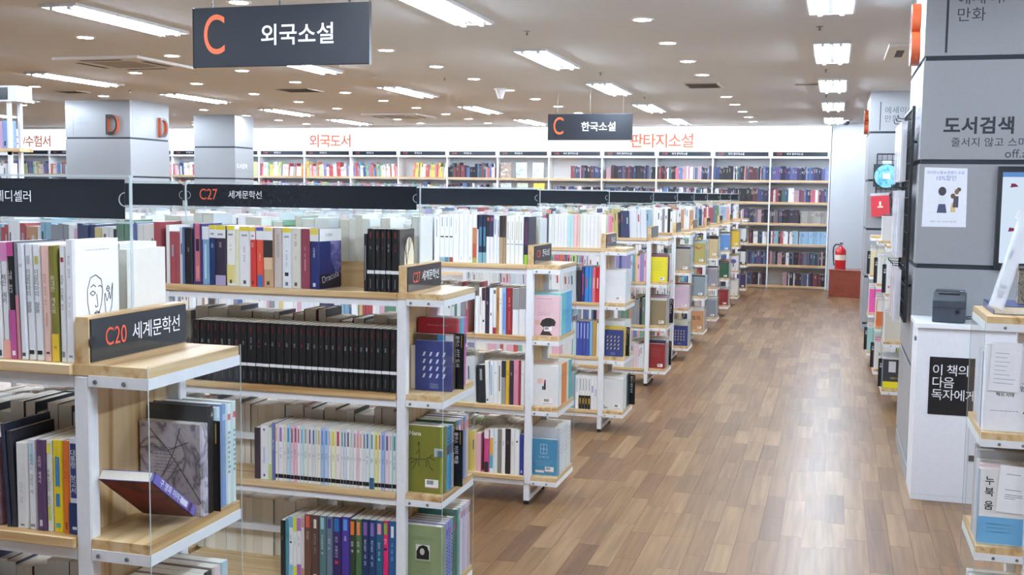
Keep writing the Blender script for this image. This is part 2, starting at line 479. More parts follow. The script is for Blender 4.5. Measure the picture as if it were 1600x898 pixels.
def rect(r, face, u0, v0, u1, v1, m, name='print', e=1):
    me = MB().poly([(u0, v0), (u1, v0), (u1, v1), (u0, v1)]).mesh(name)
    return link(name, me, m if not isinstance(m, str) else mat(m, .4), r, fframe(r, face, 0, 0, e))
def polyd(r, face, pts, m, name='print', e=1):
    return link(name, MB().poly(pts).mesh(name), m if not isinstance(m, str) else mat(m, .4), r, fframe(r, face, 0, 0, e))
def ell(r, face, u, v, a, b, m, name='print', e=1, n=18):
    return polyd(r, face, [(u + a * math.cos(2 * math.pi * i / n), v + b * math.sin(2 * math.pi * i / n)) for i in range(n)], m, name, e)
def strokes(r, face, lines, w, m, name='line_drawing', e=1):
    mb = MB()
    for L in lines:
        for (a, b), (c, d) in zip(L, L[1:]):
            dx, dy = c - a, d - b; q = math.hypot(dx, dy) or 1; nx, ny = -dy / q * w / 2, dx / q * w / 2
            mb.poly([(a + nx, b + ny), (a - nx, b - ny), (c - nx, d - ny), (c + nx, d + ny)])
    return link(name, mb.mesh(name), m if not isinstance(m, str) else mat(m, .4), r, fframe(r, face, 0, 0, e))
def txt(r, face, s, size, m, u, v, name='title', e=2, rot=0, **kw):
    M = fframe(r, face, u, v, e)
    if rot: M = M @ Matrix.Rotation(math.radians(rot), 4, 'Z')
    return letter(r, s, size, mat(m, .5) if isinstance(m, str) else m, M, name, **kw)
def lines(r, face, u0, u1, v, n, gap, m, hh=.0016, seed=0):
    """rows of small print as thin bars"""
    g = random.Random(seed); mb = MB()
    for i in range(n):
        L = (u1 - u0) * g.uniform(.7, 1); c = (u0 + u1) / 2; vv = v - i * gap
        p = c - L / 2
        while p < c + L / 2 - .004:
            wl = g.uniform(.004, .012); q = min(p + wl, c + L / 2)
            mb.poly([(p, vv), (q, vv), (q, vv + hh), (p, vv + hh)]); p = q + .002
    return link('small_print', mb.mesh('small_print'), mat(m, .5), r, fframe(r, face, 0, 0, 1))
def barcode(r, face, u, v, w=.04, h=.024):
    rect(r, face, u, v, u + w, v + h, 'f4f4f2', 'price_sticker', 2)
    g = random.Random(int(u * 9999)); mb = MB(); p = u + w * .12
    while p < u + w * .62:
        q = p + g.uniform(.0006, .0014); mb.poly([(p, v + h * .4), (q, v + h * .4), (q, v + h * .88), (p, v + h * .88)]); p = q + .0009
    link('barcode', mb.mesh('barcode'), mat('33363a', .5), r, fframe(r, face, 0, 0, 3))
    rect(r, face, u, v, u + w, v + h * .1, 'd9a0a8', 'sticker_band', 3)

def spec_spine(r, spec):
    """spec: list of ('b',z0,z1,col[,w]) ('T',text,size_mm,col,zc) ('R',...)"""
    t, h, d = r['dims']
    for k, sp in enumerate(spec):
        if sp[0] == 'b':
            w = (sp[4] if len(sp) > 4 else .86) * t
            rect(r, 's', (t - w) / 2, sp[1] * h, (t + w) / 2, sp[2] * h, sp[3], 'spine_band', 1 + .4 * k)
        elif sp[0] == 'T':
            sz = min(sp[2] / 1000, t * 1.02)
            txt(r, 's', '\n'.join(c if c != ' ' else '' for c in sp[1]), sz, sp[3], t / 2, sp[4] * h, e=4)
        elif sp[0] == 'R':
            txt(r, 's', sp[1], min(sp[2] / 1000, t * 1.0), sp[3], t / 2, sp[4] * h, rot=-90)

def parse(s):
    """'t h hex;b z0 z1 hex w;T text size hex zc' -> tuple"""
    seg = s.split(';'); a = seg[0].split()
    sp = []
    for q in seg[1:]:
        f = q.split()
        if f[0] == 'b': sp.append(('b', float(f[1]), float(f[2]), f[3]) + ((float(f[4]),) if len(f) > 4 else ()))
        elif f[0] in 'TR': sp.append((f[0], ' '.join(f[1:-3]), float(f[-3]), f[-2], float(f[-1])))
    return float(a[0]) / 1000, float(a[1]) / 1000, a[2], sp

def row(x0, y, z, data, where, group, depth=.14, lean=None, gap=.0006, desc={}, jitter=.004, seed=1, hard=(), right=None):
    """books standing side by side from x0 rightwards, spines towards -Y. returns roots"""
    g = random.Random(seed); out = []; n = len(data); x = x0
    for i, s in enumerate(data):
        t, h, col, sp = parse(s)
        if col == 'gap': x += t; out.append(None); continue
        a = math.radians(lean[i]) if lean and i in lean else 0
        yj = g.uniform(0, jitter)
        dd = depth + g.uniform(-.01, .004)
        M = Matrix.Translation((x + t / 2, y + yj, z + .0006 + (t / 2 * abs(math.sin(a)) if a else 0))) @ Matrix.Rotation(a, 4, 'Y')
        lab = '%s, %s from the end post, %s' % (desc.get(i, cname(col) + ' spine'), ordw(n - i), where)
        r = book(M, t - gap, h, dd, col, lab, group, hard=i in hard)
        spec_spine(r, sp)
        out.append(r); x += t
    return out

def backrow(x0, x1, y, z, hr, where, group, seed, tr=(.02, .045), cols=None, depth=.14):
    """books of the far side seen from behind: page edges towards the camera; y = spine plane on the far side"""
    g = random.Random(seed); x = x0; out = []
    items = []
    while x < x1 - .012:
        t = min(g.uniform(*tr), x1 - x); items.append((x, t, g.uniform(*hr), g.choice(cols or ['1d2026', '8c2a34', 'd8d4c8', '2d3f66', 'e8e6e0', '24272c', 'c9c2b0', '6d6a72']))); x += t
    n = len(items)
    for i, (x, t, h, c) in enumerate(items):
        M = Matrix.Translation((x + t / 2, y, z + .0006)) @ Matrix.Rotation(math.pi, 4, 'Z')
        r = book(M, t - .0006, h, depth + g.uniform(-.008, .006), c, '%s book showing page edges, %s from end post, %s' % (cname(c), ordw(n - i), where), group, page=g.choice(['f2ecdf', 'ebe2cf', 'f4f0e8', 'e6dcc8']), hard=g.random() < .4)
        out.append(r)
    return out

# ---- books too many to pick apart: one mesh with a colour per face
SV, SF, SC = [], [], []
def calm(c):
    g = (c[0] + c[1] + c[2]) / 3
    return tuple((x * .74 + g * .26) * .9 for x in c[:3]) + (1,)
def sbox(x0, x1, y0, y1, z0, z1, col, top, lean=0, end=None):
    col = calm(col)
    b = len(SV); s = lean * (z1 - z0)
    SV.extend([(x0, y0, z0), (x1, y0, z0), (x1, y1, z0), (x0, y1, z0), (x0 + s, y0, z1), (x1 + s, y0, z1), (x1 + s, y1, z1), (x0 + s, y1, z1)])
    SF.extend([(b + 4, b + 5, b + 6, b + 7), (b, b + 1, b + 5, b + 4), (b + 1, b + 2, b + 6, b + 5), (b + 2, b + 3, b + 7, b + 6), (b + 3, b, b + 4, b + 7)])
    e = end or col
    SC.extend([top, e if end else col, col, e if end else col, col])
PAL = {
    'mix': ['f1f1f0', 'f1f1f0', 'e9e6df', 'e4e9ef', 'f3efe6', 'dfe5ea', '1f232a', '2c3e6a', 'b73542', 'e0a2b8', '7fb6cf', 'd9c36a', '5e8c72', '8b8d96', 'c98b52', '4f6fa8'],
    'white': ['f2f2f1', 'ebe9e3', 'e3e8ec', 'f4f0e8', 'dfe6e4', 'eadfe2', 'd8dfe8', 'f3f3f2', 'cfd8dc', 'e9c9cf', 'cbe0e4'],
    'dark': ['16181f', '1d2027', '24232e', '2b2c46', '3a2b3f', '5b2430', '31406e', '6a6670', '8a2f3c', '45557c', 'd9d7d4', 'b98a94', '2f5a66'],
    'darkblue': ['1b1f3a', '2a2d57', '3c3f86', '33246a', '17181d', '5a4a92', '7d86b8', '2c6f8c', '4f3f78'],
    'bright': ['e94f86', '4aa6dc', 'f2d33c', 'f1f1f0', 'f4b0c4', '8f7fc2', '7cc7a4', 'e36a35', 'd53a44', 'f7f3ea', '3e5f9f', 'c9e27a', 'f0eeea', 'dfe6ee'],
    'mixd': ['16181f', '24232e', '2c3e6a', '8a2f3c', 'b98a94', 'd9d7d4', '1d2027', 'c9506e', '4f6fa8', '2f5a66', 'e4e4e4', '5b2430'],
    'grey': ['9a9790', 'a39f97', '8e8b86', 'aaa69c'],
    'skyblue': ['7fb4dd', '8cbfe4', '74a9d6', '9cc7e6'],
}
def srow(x0, x1, y, z, hr, pal, seed, tr=(.014, .032), depth=.14, back=False, lean=0, gapchance=0, fade=None):
    g = random.Random(seed); x = x0; P = PAL[pal]; run = 0; c = None
    while x < x1 - .01:
        t = min(g.uniform(*tr), x1 - x)
        if g.random() < gapchance: x += t * 2; continue
        if run <= 0: c = g.choice(P); run = g.choice((1, 1, 1, 2, 3)); h = g.uniform(*hr)
        run -= 1
        hh = h + g.uniform(-.004, .004); yj = g.uniform(0, .012)
        cc = lin(c)
        if back: sbox(x, x + t - .0008, y - depth + yj, y, z, z + hh, cc, lin('ded6c5'), lean, lin(g.choice(['efe8d8', 'f2ede2', 'e4dcc8'])))
        else:
            sbox(x, x + t - .0008, y + yj, y + depth, z, z + hh, cc, lin('e9e4d8'), lean)
            if g.random() < .5 and t > .012:
                v = sum(cc[:3]); tc = lin(g.choice(['b8b8b6', 'a8965c', '9a9aa4', '8a4a52'])) if v < 1.1 else lin(g.choice(['2a2d33', '55606e', 'b0444c', '6c7480']))
                a = g.uniform(.5, .62); q = a + g.uniform(.12, .34); s0, s1 = lean * hh * a, lean * hh * q
                b = len(SV); SV.extend([(x + t * .3 + s0, y + yj - .0006, z + hh * a), (x + t * .66 + s0, y + yj - .0006, z + hh * a), (x + t * .66 + s1, y + yj - .0006, z + hh * q), (x + t * .3 + s1, y + yj - .0006, z + hh * q)])
                SF.append((b, b + 1, b + 2, b + 3)); SC.append(tc)
        x += t
def sstack(xs, y0, z, items, out):
    """stack of spines on an end shelf, spines towards +X (out=1) or -X (out=-1): items (t,h,w,col)"""
    y = y0
    for t, h, w, c in items:
        x1 = xs; x0 = xs - out * w
        sbox(min(x0, x1), max(x0, x1), y, y + t - .0008, z, z + h, lin(c), lin('ece8df'))
        y += t

# ------------------------------------------------------------------ island bookcases
ZL = [1.200, .848, .497, .145]
CD = .342
MOD = .955
def sbox_list(mb, s, Xp, d0, d1, *a):
    return mb.box(-s * d0, -s * d1, *a)
screw_me = MB().cyl((0, .0015, 0), (0, -.003, 0), .0055, 8, .004).mesh('screw')
def island(Y, s, Xp, nmod, name_lab, sign=None, end_text=None, signlab=None, low=4, signmods=None, nosign=False, block=True):
    """Y near face; s=1 case runs to -X from end face Xp, s=-1 to +X. Local frame: origin (Xp,Y,0)"""
    t = thing('island_bookcase', name_lab, 'bookcase', (Xp, Y, 0))
    L = nmod * MOD
    B = lambda d0, d1, *a: MB().box(-s * d0, -s * d1, *a)
    W = WHITE()
    for m in range(nmod + 1):
        d = m * MOD
        d0, d1 = (0, .036) if m == 0 else (d - .015, d + .015)
        for y0 in (0, CD - .03):
            bevel(part('post', B(d0, d1, y0, y0 + .03, .105, ZL[0] - .0225), W, t), .003, 1)
        f = part('foot', B(d0 + .008, d0 + .036, .004, .03, .02, .105), W, t)
        part('foot_bar', B(d0 + .008, d0 + .036, .03, CD - .03, .02, .045), W, f)
        part('foot_leg', B(d0 + .008, d0 + .036, CD - .03, CD - .004, .02, .105), W, f)
        part('foot_pad', B(d0 + .010, d0 + .034, .006, .03, 0, .02).box(-s * (d0 + .010), -s * (d0 + .034), CD - .03, CD - .006, 0, .02), BLACK(), f)
    for li, z in enumerate(ZL[:low]):
        for m in range(nmod):
            a, b = m * MOD + (.037 if (m == 0 and li) else .0305 if m == 0 else .0155), (m + 1) * MOD - .0155
            if li == 0: a, b = m * MOD + (.0365 if m == 0 else .001), (m + 1) * MOD - .001
            for y0, y1 in ((-.008, .166), (.176, CD + .008)):
                bd = part('shelf_board', B(a, b, y0, y1, z - .022, z), pine('x'), t)
                bevel(bd, .002, 1)
            for y0 in (.003, CD - .017):
                part('shelf_rail', B(a, b, y0, y0 + .014, z - .047, z - .0225), W, t)
            if li == 0 and block:
                part('shelf_divider', B(a, b, .167, .175, z - .02, z + .092), pine('x'), t)
            elif li:
                part('middle_rail', B(a, b, .164, .178, z + .105, z + .13), W, t)
    part('end_panel', B(.029, .0355, .031, CD - .031, .106, ZL[0] - .0225), pine('z'), t)
    for li, z in enumerate(ZL):
        e = part('end_shelf', B(-.134, .0, .0, CD, z - .022, z).box(-s * 0, -s * .028, .0305, CD - .0305, z - .022, z) if li else B(-.134, .036, 0, CD, z - .022, z), pine('y'), t)
        part('bracket', B(-.1355, .0, -.0015, 0, z - .043, z - .0205).box(s * .134, s * .1355, 0, CD, z - .043, z - .0205).box(0, s * .1355, CD, CD + .0015, z - .043, z - .0205), W, e)
        for dd in (.016, .082):
            link('screw', screw_me, STEEL(), e, Matrix.Translation((s * dd, -.0015, z - .033)))
    g = part('acrylic_guard', B(-.1362, -.138, -.001, CD + .001, .13, ZL[0] + .004), acrylic(), t)
    for yy in (-.0025, CD + .001):
        part('guard_edge', B(-.1362, -.138, yy, yy + .0015, .13, ZL[0] + .004), EDGE(), g)
    if not block: return t
    bl = part('sign_block', B(0, .0295, .002, CD - .002, ZL[0], ZL[0] + .094), pine('y'), t)
    pl = part('sign_plate', B(-.004, -.0002, .006, CD - .006, ZL[0] + .004, ZL[0] + .09), mat('24282d', .12), bl)
    fr = RIGHT if s == 1 else LEFTF
    nx = s * .0046
    if end_text:
        a, b = end_text
        part('plate_notch', MB().cyl((s * .004, .008, ZL[0] + .047), (s * .0046, .008, ZL[0] + .047), .010, 16), mat('12151a', .2), bl)
        letter(bl, a, .052, mat('d8583f', .5), frame((nx, .083, ZL[0] + .048), *fr) @ Matrix.Diagonal((.8, 1, 1, 1)))
        letter(bl, b, .04, mat('eceef0', .5), frame((nx, .225, ZL[0] + .048), *fr), space=.92)
    # standing acrylic header signs along the middle
    if nosign: return t
    for m in range(signmods or nmod):
        d0, d1 = m * MOD + .016, (m + 1) * MOD + .013
        st = thing('header_sign', (signlab[m] if signlab and m < len(signlab) else 'clear acrylic header sign with blank dark strip, module %s of %s' % (ordw(m + 1), name_lab)), 'sign', (Xp, Y, 0), 'acrylic header signs on the island cases')
        part('acrylic_sheet', B(d0, d1, .1685, .1715, ZL[0] + .093, 1.575), acrylic(), st)
        st_in = part('dark_strip', B(d0 + .014, d1 - .006, .1655, .168, 1.484, 1.567), mat('1a1f26', .16), st)
        part('rim', B(d0, d1, .163, .177, 1.571, 1.576).box(-s * d0, -s * d1, .163, .177, 1.474, 1.479), EDGE(), st)
        part('rim_end', B(d0, d0 + .0025, .166, .174, ZL[0] + .093, 1.576), EDGE(), st)
        for dd in ((d0 + .012, 1), (d1 - .006, -1)):
            n = 12; mb = MB(); pts = [(-s * (dd[0] + dd[1] * .014 * math.sin(math.pi * i / n)), .1645, 1.525 + .014 * math.cos(math.pi * i / n)) for i in range(n + 1)]
            part('thumb_notch', mb.tube(pts, .0011, 5), EDGE(), st)
        if sign and m < len(sign) and sign[m]:
            for s_, sz, cc, dd in sign[m]:
                letter(st, s_, sz, mat(cc, .5), frame((-s * dd, .165, 1.527), *FRONT) @ Matrix.Diagonal((.82 if s_[0] == 'C' else 1, 1, 1, 1)), space=.95)
    return t

UY = [1.824, 3.505, 5.166, 6.929, 8.757, 10.174, 11.453, 12.713, 14.177, 15.641, 17.05]
XP = -1.404
UN = ['nearest island bookcase, C20 plate on its end', 'second island bookcase along the aisle, C27 header sign'] + ['%s island bookcase along the aisle, counted from the camera' % ordw(k) for k in range(3, 12)]
NM = [1, 2, 3, 3, 3, 3, 2, 2, 2, 2, 2]
for k, Y in enumerate(UY):
    sg = None; sl = ['clear acrylic header sign, dark strip, aisle end of the %s island case' % ordw(k + 1)] + ['clear acrylic header sign, dark strip, %s from the aisle on the %s island case' % (ordw(j + 1), ordw(k + 1)) for j in range(1, 4)]
    if k == 0: sg = [[('스테디셀러', .027, 'eef0f2', .322)]]
    if k == 1: sg = [[('C27', .058, 'd8583f', .872), ('세계문학선', .032, 'eef0f2', .715)]]
    et = {0: ('C20', '세계문학선'), 1: ('C27', '세계문학선'), 2: ('C28', '한국소설'), 3: ('C29', '한국소설')}.get(k)
    island(Y, 1, XP, NM[k], UN[k], sg, et, sl)
# cases on the far side of the aisle
RY = [3.53, 8.45, 9.4, 10.5]
RN = ['island bookcase cut by the frame edge, beside the white counter', 'first island bookcase behind the near grey column', 'second island bookcase behind the near grey column', 'third island bookcase behind the near grey column']
RXPS = [.582, .512, .484, .46]
for k, Y in enumerate(RY):
    island(Y, -1, RXPS[k], 1, RN[k], nosign=True, block=k > 0)

# ------------------------------------------------------------------ U1 front books
BX = -1.4405   # where the front rows end (left side of the end post)
def total(data): return sum(float(s.split()[0]) for s in data) / 1000
u1a = ['14 236 f0eff0;b .02 .07 333842 .5', '18 236 f0eef2;b .84 1 dd8fc0 1;T 제인 에어 13 2b2b30 .6;b 0 .16 efb3a4 1',
       '16 237 17181c;b .88 1 c9508f 1;b 0 .42 c25a9b 1;T 나의 안나 10 f2f2f2 .66;b .03 .07 f6f0f4 .5', '9 236 8b8e96;b 0 .55 d98f98 .9',
       '16 234 e9ebf1;b .8 .83 c9ccd8 .5;b .03 .06 44484f .5', '19 234 eef0f4;T 이갈리아의 딸들 12 3c3e44 .6;b .83 .9 b9bcc6 .4;b .05 .085 2b2d31 .6', '20 234 eef0f4;T 이갈리아의 딸들 12 3c3e44 .6;b .83 .9 c9bf5e .4;b .05 .085 2b2d31 .6',
       '21 232 f0c9bb;T 레미의 이야기 하나 7 8e6a5c .62;b .3 .42 d6a696 .2;b .06 .08 5c4a44 .4', '17 232 7f7c33;T 위대한 개츠비 12 efeccb .58;b 0 .24 eec93f 1;T 책 8 5a4a20 .12',
       '16 233 f1f2f5;b .86 .9 b23c50 .4;T 위대한 아이들의 서고 7 53565e .6;b .04 .09 8b8f96 .4', '22 245 f2f3f7;T 맨스의 마리아 7 8b8e98 .78;T 세 다리 이야기 6 a6a8b4 .45;b .04 .06 8b8f96 .4']
r = row(BX - total(u1a), UY[0] + .010, ZL[0], u1a, 'C20 top shelf', 'books on the C20 top shelf', depth=.143,
        lean={i: -1.4 for i in range(0, 9)}, desc={1: 'white spine with pink head', 2: 'black spine with magenta foot', 5: 'white spine with grey crescent', 6: 'white spine with yellow crescent', 8: 'olive spine with yellow foot', 10: 'white book with face line drawing'}, jitter=.003)
J = r[-1]
f = lambda pts: [((.27 + (u - .3) * 1.3 if u < .61 else u) * .13 + .004, v * .245) for u, v in pts]
strokes(J, 'r', [f([(.42, .22), (.44, .30), (.34, .36), (.30, .48), (.30, .58), (.36, .68), (.46, .70), (.56, .66), (.585, .56), (.56, .46), (.50, .37), (.52, .27), (.60, .22)]),
                 f([(.35, .55), (.40, .57), (.45, .55), (.40, .53), (.35, .55)]), f([(.36, .60), (.41, .62), (.46, .60)]), f([(.50, .60), (.54, .61), (.57, .59)]),
                 f([(.47, .54), (.49, .44), (.45, .43), (.44, .45)]), f([(.42, .38), (.47, .40), (.52, .38), (.46, .36), (.42, .38)]), f([(.42, .38), (.52, .385)]),
                 f([(.78, .22), (.72, .32), (.70, .42), (.68, .50), (.70, .54), (.74, .47), (.78, .50), (.80, .55), (.83, .48), (.86, .55), (.89, .62), (.88, .50), (.86, .42), (.80, .36), (.82, .26)]),
                 f([(.73, .57), (.77, .60), (.82, .575), (.77, .55), (.73, .57)]), f([(.75, .575), (.79, .575)])], .0019, '33363c')
lines(J, 'r', .025, .12, .222, 1, .01, 'b9bcc4', .002, 4)
txt(J, 'r', 'Mary Austen', .007, 'd0756c', .045, .08, 'cover_print')
u1b = ['9 215 2a3047', '14 200 2b2d36', '30 178 e4e4e2;b .03 .05 6a6c70 .3;T 리아의 대지 8 a5a7ac .42', '21 187 e9ebee;T 이어지는 대화의 책 9 6d7580 .62;b .72 .96 a9d3e4 .3;b .03 .06 8a8e94 .5', '23 188 5b3f63;T 소리의 세계사 9 e8e2ea .68;b .05 .12 d8d0dc .3',
       '15 188 eceee6;T FBI 9 23252a .62;T 행동의 심리학 8 7e8288 .42;b .12 .28 cfd86a .5;b .86 .97 e9e05a .6', '26 190 f0d62c;b .5 .82 3f86c0 .4;b .28 .42 3f86c0 .35;b .05 .1 4fb0a8 .4;T 심리의 지도 7 c0a21c .84', '15 190 e2772f;T 나의 기도 8 a8501c .7;b .04 .12 8e4418 .3',
       '26 197 e8eaee;b .38 .95 2d3d78 .62;b 0 .33 22386a 1;T 대통령 보고서 14 f2f4f6 .66;b .05 .08 e8ecf2 .4']
r = row(BX - total(u1b), UY[0] + .012, ZL[1], u1b, 'C20 second shelf', 'books on the C20 second shelf', depth=.138, lean={0: -3, 1: -3}, desc={5: 'white spine lettered FBI', 6: 'bright yellow spine with blue blots', 8: 'white spine with navy brush title'}, jitter=.004)
K = r[-1]
rect(K, 'r', 0, 0, .13, .065, '22386a'); txt(K, 'r', 'D', .05, '24262c', .035, .16, 'cover_print'); txt(K, 'r', 'T', .05, '24262c', .035, .1, 'cover_print')
backrow(-1.59, -1.408 - .037, UY[0] + CD - .012, ZL[0], (.2, .235), 'C20 top shelf far side', 'books on the far side of the C20 case', 11, (.05, .075), ['dcdcd4', '8fc9c0', 'e4e2da'])
backrow(-1.72, -1.445, UY[0] + CD - .012, ZL[1], (.205, .235), 'C20 second shelf far side', 'books on the far side of the C20 case', 12, (.022, .045))
srow(-2.3, -1.72, UY[0] + CD - .01, ZL[1], (.19, .235), 'mix', 501, (.02, .04), back=True)
srow(-2.3, -1.446, UY[0] + CD - .01, ZL[2], (.19, .23), 'dark', 502, (.02, .04), back=True)
srow(-2.3, -1.446, UY[0] + .05, ZL[2], (.15, .19), 'dark', 503, (.015, .03))
srow(-2.3, -1.66, UY[0] + .014, ZL[0], (.2, .235), 'mix', 504); srow(-2.3, -1.64, UY[0] + .014, ZL[1], (.17, .19), 'mix', 505)
srow(-2.3, -1.446, UY[0] + .014, ZL[3], (.17, .22), 'mix', 506)

# ------------------------------------------------------------------ U2 front books
W = ';b .93 1 e8d23a .9;b .84 .87 9aa0a8 .5'
u2a = ['30 205 1e1a1c;T 나라 9 d8d0c8 .62', '40 222 3f3470;b .05 .8 c86f74 .5;b .1 .3 e08a86 .3;b .55 .75 20202c .35;b .8 1 c46a78 .5', '28 212 7fa6c8;b .78 1 e6e8ee 1;b .1 .7 b9d4e6 .3', '28 218 20315f;b .79 1 eef0f2 1;T 소리 10 e9edf4 .66' + W, '42 217 2e2238;b .79 1 eef0f2 1;b 0 .17 a99fc0 1;T 선의 11 e8e0ea .68' + W,
       '36 217 f1f1ea;b .05 .35 e4d78a .9;T 나 리 9 50545c .64;b .04 .1 4b4a44 .25' + W, '17 205 ece7c8', '45 215 eeeff1;T 스마트 아이들 9 6d7078 .55;b .04 .1 4b4d52 .25' + W, '22 214 d23a35;b .79 1 eef0f2 1;T 어이 10 f6e8e4 .7;b .04 .1 70201e .3' + W,
       '33 214 e25b45;b .79 1 eef0f2 1;b 0 .2 3e6fb4 .6;T 로맨스 9 f2d0c6 .5;b .94 1 4a5fae .9', '37 214 c9a884;b .79 1 eef0f2 1;b .5 .79 2e2626 1;b .3 .5 e3c3a0 .9;b .04 .1 4b3a30 .3;b .94 1 ecd27a .9', '36 214 cdc0ba;b .5 .9 b5a8a2 .3', '37 214 e8ecf0;T 세 아이의 지도 8 5e6a78 .5;b .2 .26 2c3038 .4;b .04 .1 70747c .3' + W,
       '36 214 dedbcf;T 어느 대지 10 3a3c40 .8;T 이야기 6 6a6a66 .5;b .04 .1 55554f .3', '35 212 8c4152;T 나의 선인 9 d8a8b0 .62;b .3 .5 c98a96 .12', '38 214 252f66;b .79 1 e9e9e6 1;b .9 1 ead25a .9;T 드라큘라 10 e8eaf2 .6;b .04 .1 e0e4f0 .3', '170 10 gap',
       '12 200 15161a;b .2 .8 c9ccd0 .15'] + ['%d 218 0b0c0f;b .285 .34 e8e8e8 .96;T %s 6 %s .7;b .05 .2 6a6d74 .12;b .86 .95 7c2630 .2' % (t, s, c) for t, s, c in ((28, '변신', 'c8cad0'), (20, '시지프', 'c8cad0'), (21, '심판', 'b04048'), (22, '인간 조건', 'c8cad0'), (31, '거미 여인', 'b04048'))]
x0 = BX + .0055 - total(u2a)
r = row(x0, UY[1] + .010, ZL[0], u2a, 'C27 top shelf', 'books on the C27 top shelf', depth=.142, desc={1: 'red and blue patterned spine', 2: 'light blue illustrated spine', 10: 'brown spine with painted face', 14: 'dusty maroon spine', 15: 'dark blue book with D script cover', 9: 'orange spine with blue foot'},
        lean={15: 0}, jitter=.006)
DR = r[15]
DR.matrix_basis = DR.matrix_basis @ Matrix.Rotation(math.radians(-9), 4, 'Z')
rect(DR, 'r', .004, .169, .138, .213, 'e6e6e4'); polyd(DR, 'r', [(.07, .169), (.138, .169), (.138, .06), (.11, .05), (.075, .1)], blotch(['1c2050', '5a5a96', '8f88b8'], 18, 1.5, 'dr'), 'cover_print', 1)
rect(DR, 'r', .004, .004, .138, .05, '1c1c2c'); txt(DR, 'r', 'Dracula', .034, 'c9cbe0', .07, .04, 'cover_print', rot=12)
txt(DR, 'r', '드라큘라', .012, '6a6c74', .06, .19, 'cover_print')
LB = r[-1]
rect(LB, 'r', .002, .002, .139, .216, '4a453e'); ell(LB, 'r', .09, .11, .045, .08, 'e2d9bd', e=2)
strokes(LB, 'r', [[(.06, .02), (.065, .09), (.05, .15), (.04, .19)], [(.065, .09), (.085, .15), (.1, .2)], [(.065, .1), (.06, .16), (.07, .2)], [(.075, .13), (.1, .16), (.12, .2)], [(.06, .13), (.04, .16), (.02, .19)], [(.085, .15), (.085, .2)], [(.05, .15), (.055, .2)]], .0035, '15151a', e=3)
# second shelf: black series
TT = ['대지', '시대', '소리', '선인', '어머니', '페이지', '이스트', '보고', '아이의 기도', '죄와 벌', '성', '고리', '대화', '도리', '테스', '대지', '개선문', '리아', '화', '이리', '사이', '의사', '아들', '선인', '나라', '지도', '설국', '서고', '인의', '화서', '서인']
tw = [27, 27, 29, 27, 28, 30, 30, 26, 36, 27, 28, 26, 30, 30, 30, 27, 24, 25, 23, 23, 25, 25, 23, 17, 20, 25, 15, 25, 24, 30, 28]
blk = ['%d 222 0b0c0f;b .285 .335 e8e8e8 .96;T %s 8 %s .66;b .06 .2 5d6068 .1;b .84 .95 741f29 .13' % (t, TT[i], 'c8cad0' if i % 3 else 'b44a50') for i, t in enumerate(tw)]
rr = row(BX - .002 - total(blk), UY[1] + .010, ZL[1], blk, 'C27 second shelf', 'black series volumes on the C27 second shelf', depth=.14, desc={i: 'black series volume with white number band' for i in range(31)}, jitter=.002)
# third shelf: pale series
pw = [24, 35, 13, 15, 10, 23, 11, 17, 13, 14, 12, 12, 19, 15, 14, 8, 12, 14, 17, 9, 19, 20, 11, 10, 15, 12, 13, 10, 14, 11, 15, 18, 16, 10, 14, 18, 10, 17]
pc = ['3b2f38', 'e9e9ea', 'dfe8d8', '6f76a8', 'efeae6', 'efeaf0', 'efe6da', 'b9dbe6', 'e9c6d2', 'eac3d0', 'efeff0', 'd3e6ea', 'dfe6de', 'eee6e2', 'dce2e4', 'efe8dc', 'ecebe0', 'a9c3e4', 'c3d4ee', 'ecece8', 'eef0d0', 'efe6e2', 'dfe4e6', 'd8e0ea', 'f0f0f0', 'dbe2df', 'f0eded', 'e6c6cc', 'ededec', 'e6e4ec', 'dbe7e2', 'e3edf0', 'e4e39a', 'efe6e6', '9db9de', 'ecd5de', 'dcebe8', 'dbe8e4']
bc = ['', '', '', '', 'e0a26a', '9a77ae', 'e6c8a0', '3f8fc0', '6d4456', '7a3f5a', 'b94a5c', '58a8d0', 'a8a8a8', '7d5f92', '3d6f9e', '9fc0b0', 'c8a452', '6f8fd0', '4a9ad4', 'd89a7c', 'e6cf3a', 'b8405a', '3f9c8c', '575a94', '5c5c64', 'bcc4c4', 'c08a94', 'd88898', 'e0a07c', '4f6494', '3f6f94', '7f98a8', 'b8a03c', 'c03a62', '5f7fc0', '6a5a84', 'c4a8b0', '4f9aa4']
pt = ['', '', '', '', '대지', '어느 대지', '리라', '위대한 책', '나의 문', '소리의 기', '인도', '나다', '아이대', '지도', '도리', '성', '아이 책', '아이리', '시대의', '벨', '도리스', '이인들', '독도', '인사', '셀로', '스리', '리스', '리어', '마리', '벌꽃'[:1], '세 자리', '설국', '그리아', '리스카', '한마디', '제인', '에마', '나의 아이들']
pal = []
for i, t in enumerate(pw):
    h = 208 - (i % 3) + (0 if i > 3 else [-20, -8, -14, 2][i])
    s = '%d %d %s' % (t, h, pc[i])
    if i > 3:
        s += ';b .70 .95 %s .42;T %s %.1f 6d727c .5;b .05 .12 17181c .94' % (bc[i], pt[i], min(9, t * .55))
        if i == 31: s += ';b 0 .2 3a6488 .94'
    elif i == 1: s += ';b .9 .94 55585e .2;b .05 .1 55585e .2;b .3 .6 b8c4dc .2'
    elif i == 2: s += ';b 0 .3 b9d078 .8'
    elif i == 3: s += ';T 셀로 이야기 7 e6e8f2 .62'
    pal.append(s)
row(BX - .002 - total(pal), UY[1] + .010, ZL[2], pal, 'C27 third shelf', 'pale series volumes on the C27 third shelf', depth=.138, desc={i: 'slim %s volume' % cname(pc[i]) for i in range(4, 38)}, jitter=.002)
